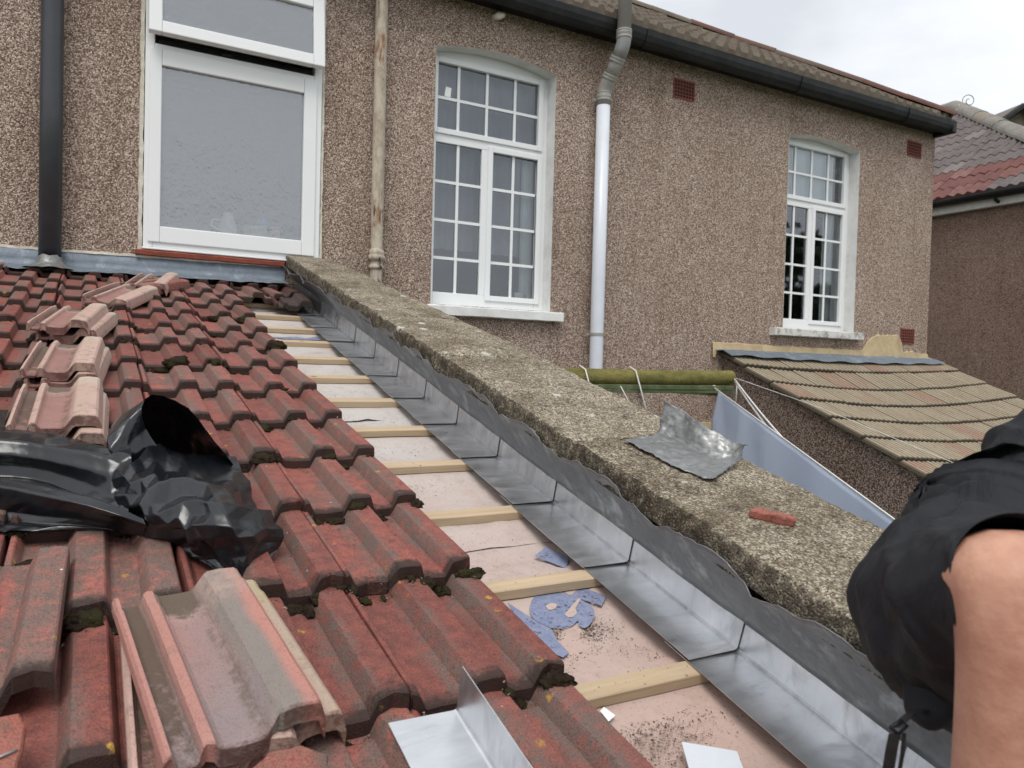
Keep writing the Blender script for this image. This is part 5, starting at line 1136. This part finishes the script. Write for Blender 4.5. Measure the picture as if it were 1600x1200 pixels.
pts = [(hip, .10), (hipR, .08), (RWv(.875, .385, .535), (.078, .078)), (kneeR, (.076, .076)), (RWv(.818, .318, .49), (.060, .063)), (RWv(.828, .30, .39), (.060, .064)), (ankR, .038), (toeR, (.04, .03)), (hipL, .095), (kneeL, .058), (RWv(1.13, .24, .40), .052), (ankL, .036), (toeL, (.04, .03)), (sp, (.09, .08)), (ch, (.115, .09)), (nk, .055), (hd, (.075, .085)), (ht, .06), (shR, .06), (elR, .042), (wrR, .03), (haR, (.04, .018)), (shL, .06), (elL, .042), (wrL, .03), (haL, (.04, .018))]
edges = [(0, 1), (1, 2), (2, 3), (3, 4), (4, 5), (5, 6), (6, 7), (0, 8), (8, 9), (9, 10), (10, 11), (11, 12), (0, 13), (13, 14), (14, 15), (15, 16), (16, 17), (14, 18), (18, 19), (19, 20), (20, 21), (14, 22), (22, 23), (23, 24), (24, 25)]
for hi_, base_i in ((haR, 21), (haL, 25)):
    for q in range(5):
        off = Vector(((q - 2) * .016, .02 if q else .03, -.035 if q else -.015)); a = hi_ + off; b_ = a + Vector((0, .012, -.035 if q else -.02)); pts += [(a, .009), (b_, .008)]; edges += [(base_i, len(pts) - 2), (len(pts) - 2, len(pts) - 1)]
bo = skin_mesh('body', pts, edges, 'skin'); bo.parent = per; bo.matrix_parent_inverse = PI2
def garment(name, path, rads, fold, seed, capn=True, nseg=72, nl=70):
    P = [RWv(*p) for p in path]; rows = []; ref = None; n_ = len(P) - 1
    for i in range(nl):
        t = i / (nl - 1); c = crom(P, t); d = (crom(P, min(1, t + .02)) - crom(P, max(0, t - .02))).normalized()
        if ref is None: ref = Vector((0, 0, 1))
        a_ = (ref - d * ref.dot(d)).normalized(); ref = a_; b_ = d.cross(a_)
        k = min(int(t * n_), n_ - 1); u = t * n_ - k; hemb = .0022 if (name == 'near_leg' and t > .95) or (name == 'seat' and t > .80) else 0; r = hemb + rads[k] + (rads[k + 1] - rads[k]) * (u * u * (3 - 2 * u)); row = []
        for q in range(nseg + 1):
            th = 2 * math.pi * (q % nseg) / nseg; dr = a_ * math.cos(th) + b_ * math.sin(th); p = c + dr * r
            w = fbm(p * 4 + Vector((seed, 0, 0)), 1, 2); f1 = 1 - abs(math.sin(9 * t + 2.2 * math.cos(th + seed) + 3 * w)) ** .7
            f2 = fbm(p * 11 + Vector((0, seed, 0)), 1, 3); row.append(p + dr * fold * (1 - .85 * t ** 8 * (name == 'near_leg')) * (.9 * f1 - .35 + .8 * f2))
        rows.append(row)
    mb = MB().grid(rows)
    if capn: mb.add(rows[0][:-1], [tuple(range(nseg))])
    o = mb.build(name, 'black_fabric', None, smooth=True, fix=False); o.parent = per; o.matrix_parent_inverse = PI2; return o
sh = empty('shorts', hip); sh.parent = per; sh.matrix_parent_inverse = PI2
g1 = garment('near_leg', [(1.22, .52, .41), (1.13, .50, .415), (1.065, .48, .42), (1.01, .455, .44), (.955, .425, .475), (.905, .395, .512), (.865, .368, .545), (.836, .349, .572), (.824, .341, .584)], [.10, .145, .160, .143, .120, .103, .090, .076, .0655], .014, 1.3)
g2 = garment('far_leg', [(1.10, .50, .42), (1.15, .42, .46), (1.15, .33, .52), (1.145, .25, .56)], [.14, .14, .115, .10], .014, 4.1)
g3 = garment('seat', [(1.07, .475, .39), (1.10, .49, .42), (1.14, .505, .455), (1.18, .515, .49), (1.185, .516, .495), (1.20, .52, .505)], [.12, .150, .150, .142, .145, .140], .013, 2.2)
I5 = Matrix.Translation(hip).inverted()
g1.name = 'leg'; g2.name = 'leg'
for g_ in (g1, g2, g3): g_.parent = sh; g_.matrix_parent_inverse = I5
to = garment('shirt', [(1.17, .52, .47), (1.24, .522, .51), (1.33, .52, .56), (1.43, .515, .62), (1.52, .512, .70), (1.58, .51, .79)], [.115, .130, .140, .150, .13, .06], .018, 3.7)
for (a0, a1, a2) in ((shR, (1.45, .29, .62), (1.48, .21, .575)), (shL, (1.60, .66, .66), (1.64, .65, .61))):
    ia = ROOFM.inverted() @ a0; o = garment('sleeve', [(ia.x, ia.y, ia.z), a1, a2], [.08, .075, .07], .008, 5.5, nl=20, nseg=32)
# hair cap, shoes
mb = MB(); blob(mb, tuple(ht), .085, 2, 3, .9); o = mb.build('hair', 'leaf_dark', None, smooth=True); o.parent = per; o.matrix_parent_inverse = PI2
for an, t_ in ((ankR, toeR), (ankL, toeL)):
    so2 = skin_mesh('shoe', [(an + Vector((0, .03, -.045)), (.045, .04)), ((an + t_) / 2 + Vector((0, 0, -.02)), (.05, .04)), (t_ + Vector((0, 0, -.01)), (.046, .032))], [(0, 1), (1, 2)], 'black_web'); so2.parent = per; so2.matrix_parent_inverse = PI2
# small pouch with its strap and buckle, hanging from the waist
bg = empty('waist_pouch', RW(.88, .43, .30), None, 'black pouch with a buckle and webbing strap hanging beside the bare knee', 'pouch'); BI = inv_of(bg)
b1 = skin_mesh('pouch_body', [(RWv(.965, .455, .42), (.05, .03)), (RWv(.925, .44, .365), (.045, .022)), (RWv(.895, .43, .325), (.022, .012))], [(0, 1), (1, 2)], 'black_fabric', disp=(.012, .04)); b1.parent = bg; b1.matrix_parent_inverse = BI
def strip(name, pts, w, mat):
    P = [RWv(*p) for p in pts]; rows = []
    vdir = Vector((math.cos(.51), -math.sin(.51), 0))
    for i, p in enumerate(P): rows.append([p - vdir * w / 2, p + vdir * w / 2])
    o = MB().grid(rows).build(name, mat, None, fix=False); o.parent = bg; o.matrix_parent_inverse = BI; m = o.modifiers.new('solid', 'SOLIDIFY'); m.thickness = .002; return o
strip('strap', [(.803, .409, .352), (.800, .406, .337), (.799, .403, .318), (.800, .400, .29), (.797, .392, .22), (.80, .386, .13)], .013, 'black_web')
strip('strap', [(.822, .409, .348), (.818, .402, .325), (.814, .395, .29), (.812, .386, .2), (.815, .38, .12)], .004, 'black_web')
strip('strap', [(.895, .428, .345), (.86, .42, .360), (.828, .413, .366), (.805, .411, .358)], .012, 'black_web')
k0 = [RWv(.796, .411, .360), RWv(.812, .411, .366), RWv(.824, .409, .358), RWv(.810, .408, .350), RWv(.796, .411, .360)]
o = MB().tube(k0, .0022, 8).build('buckle', 'black_plastic', None, smooth=True); o.parent = bg; o.matrix_parent_inverse = BI
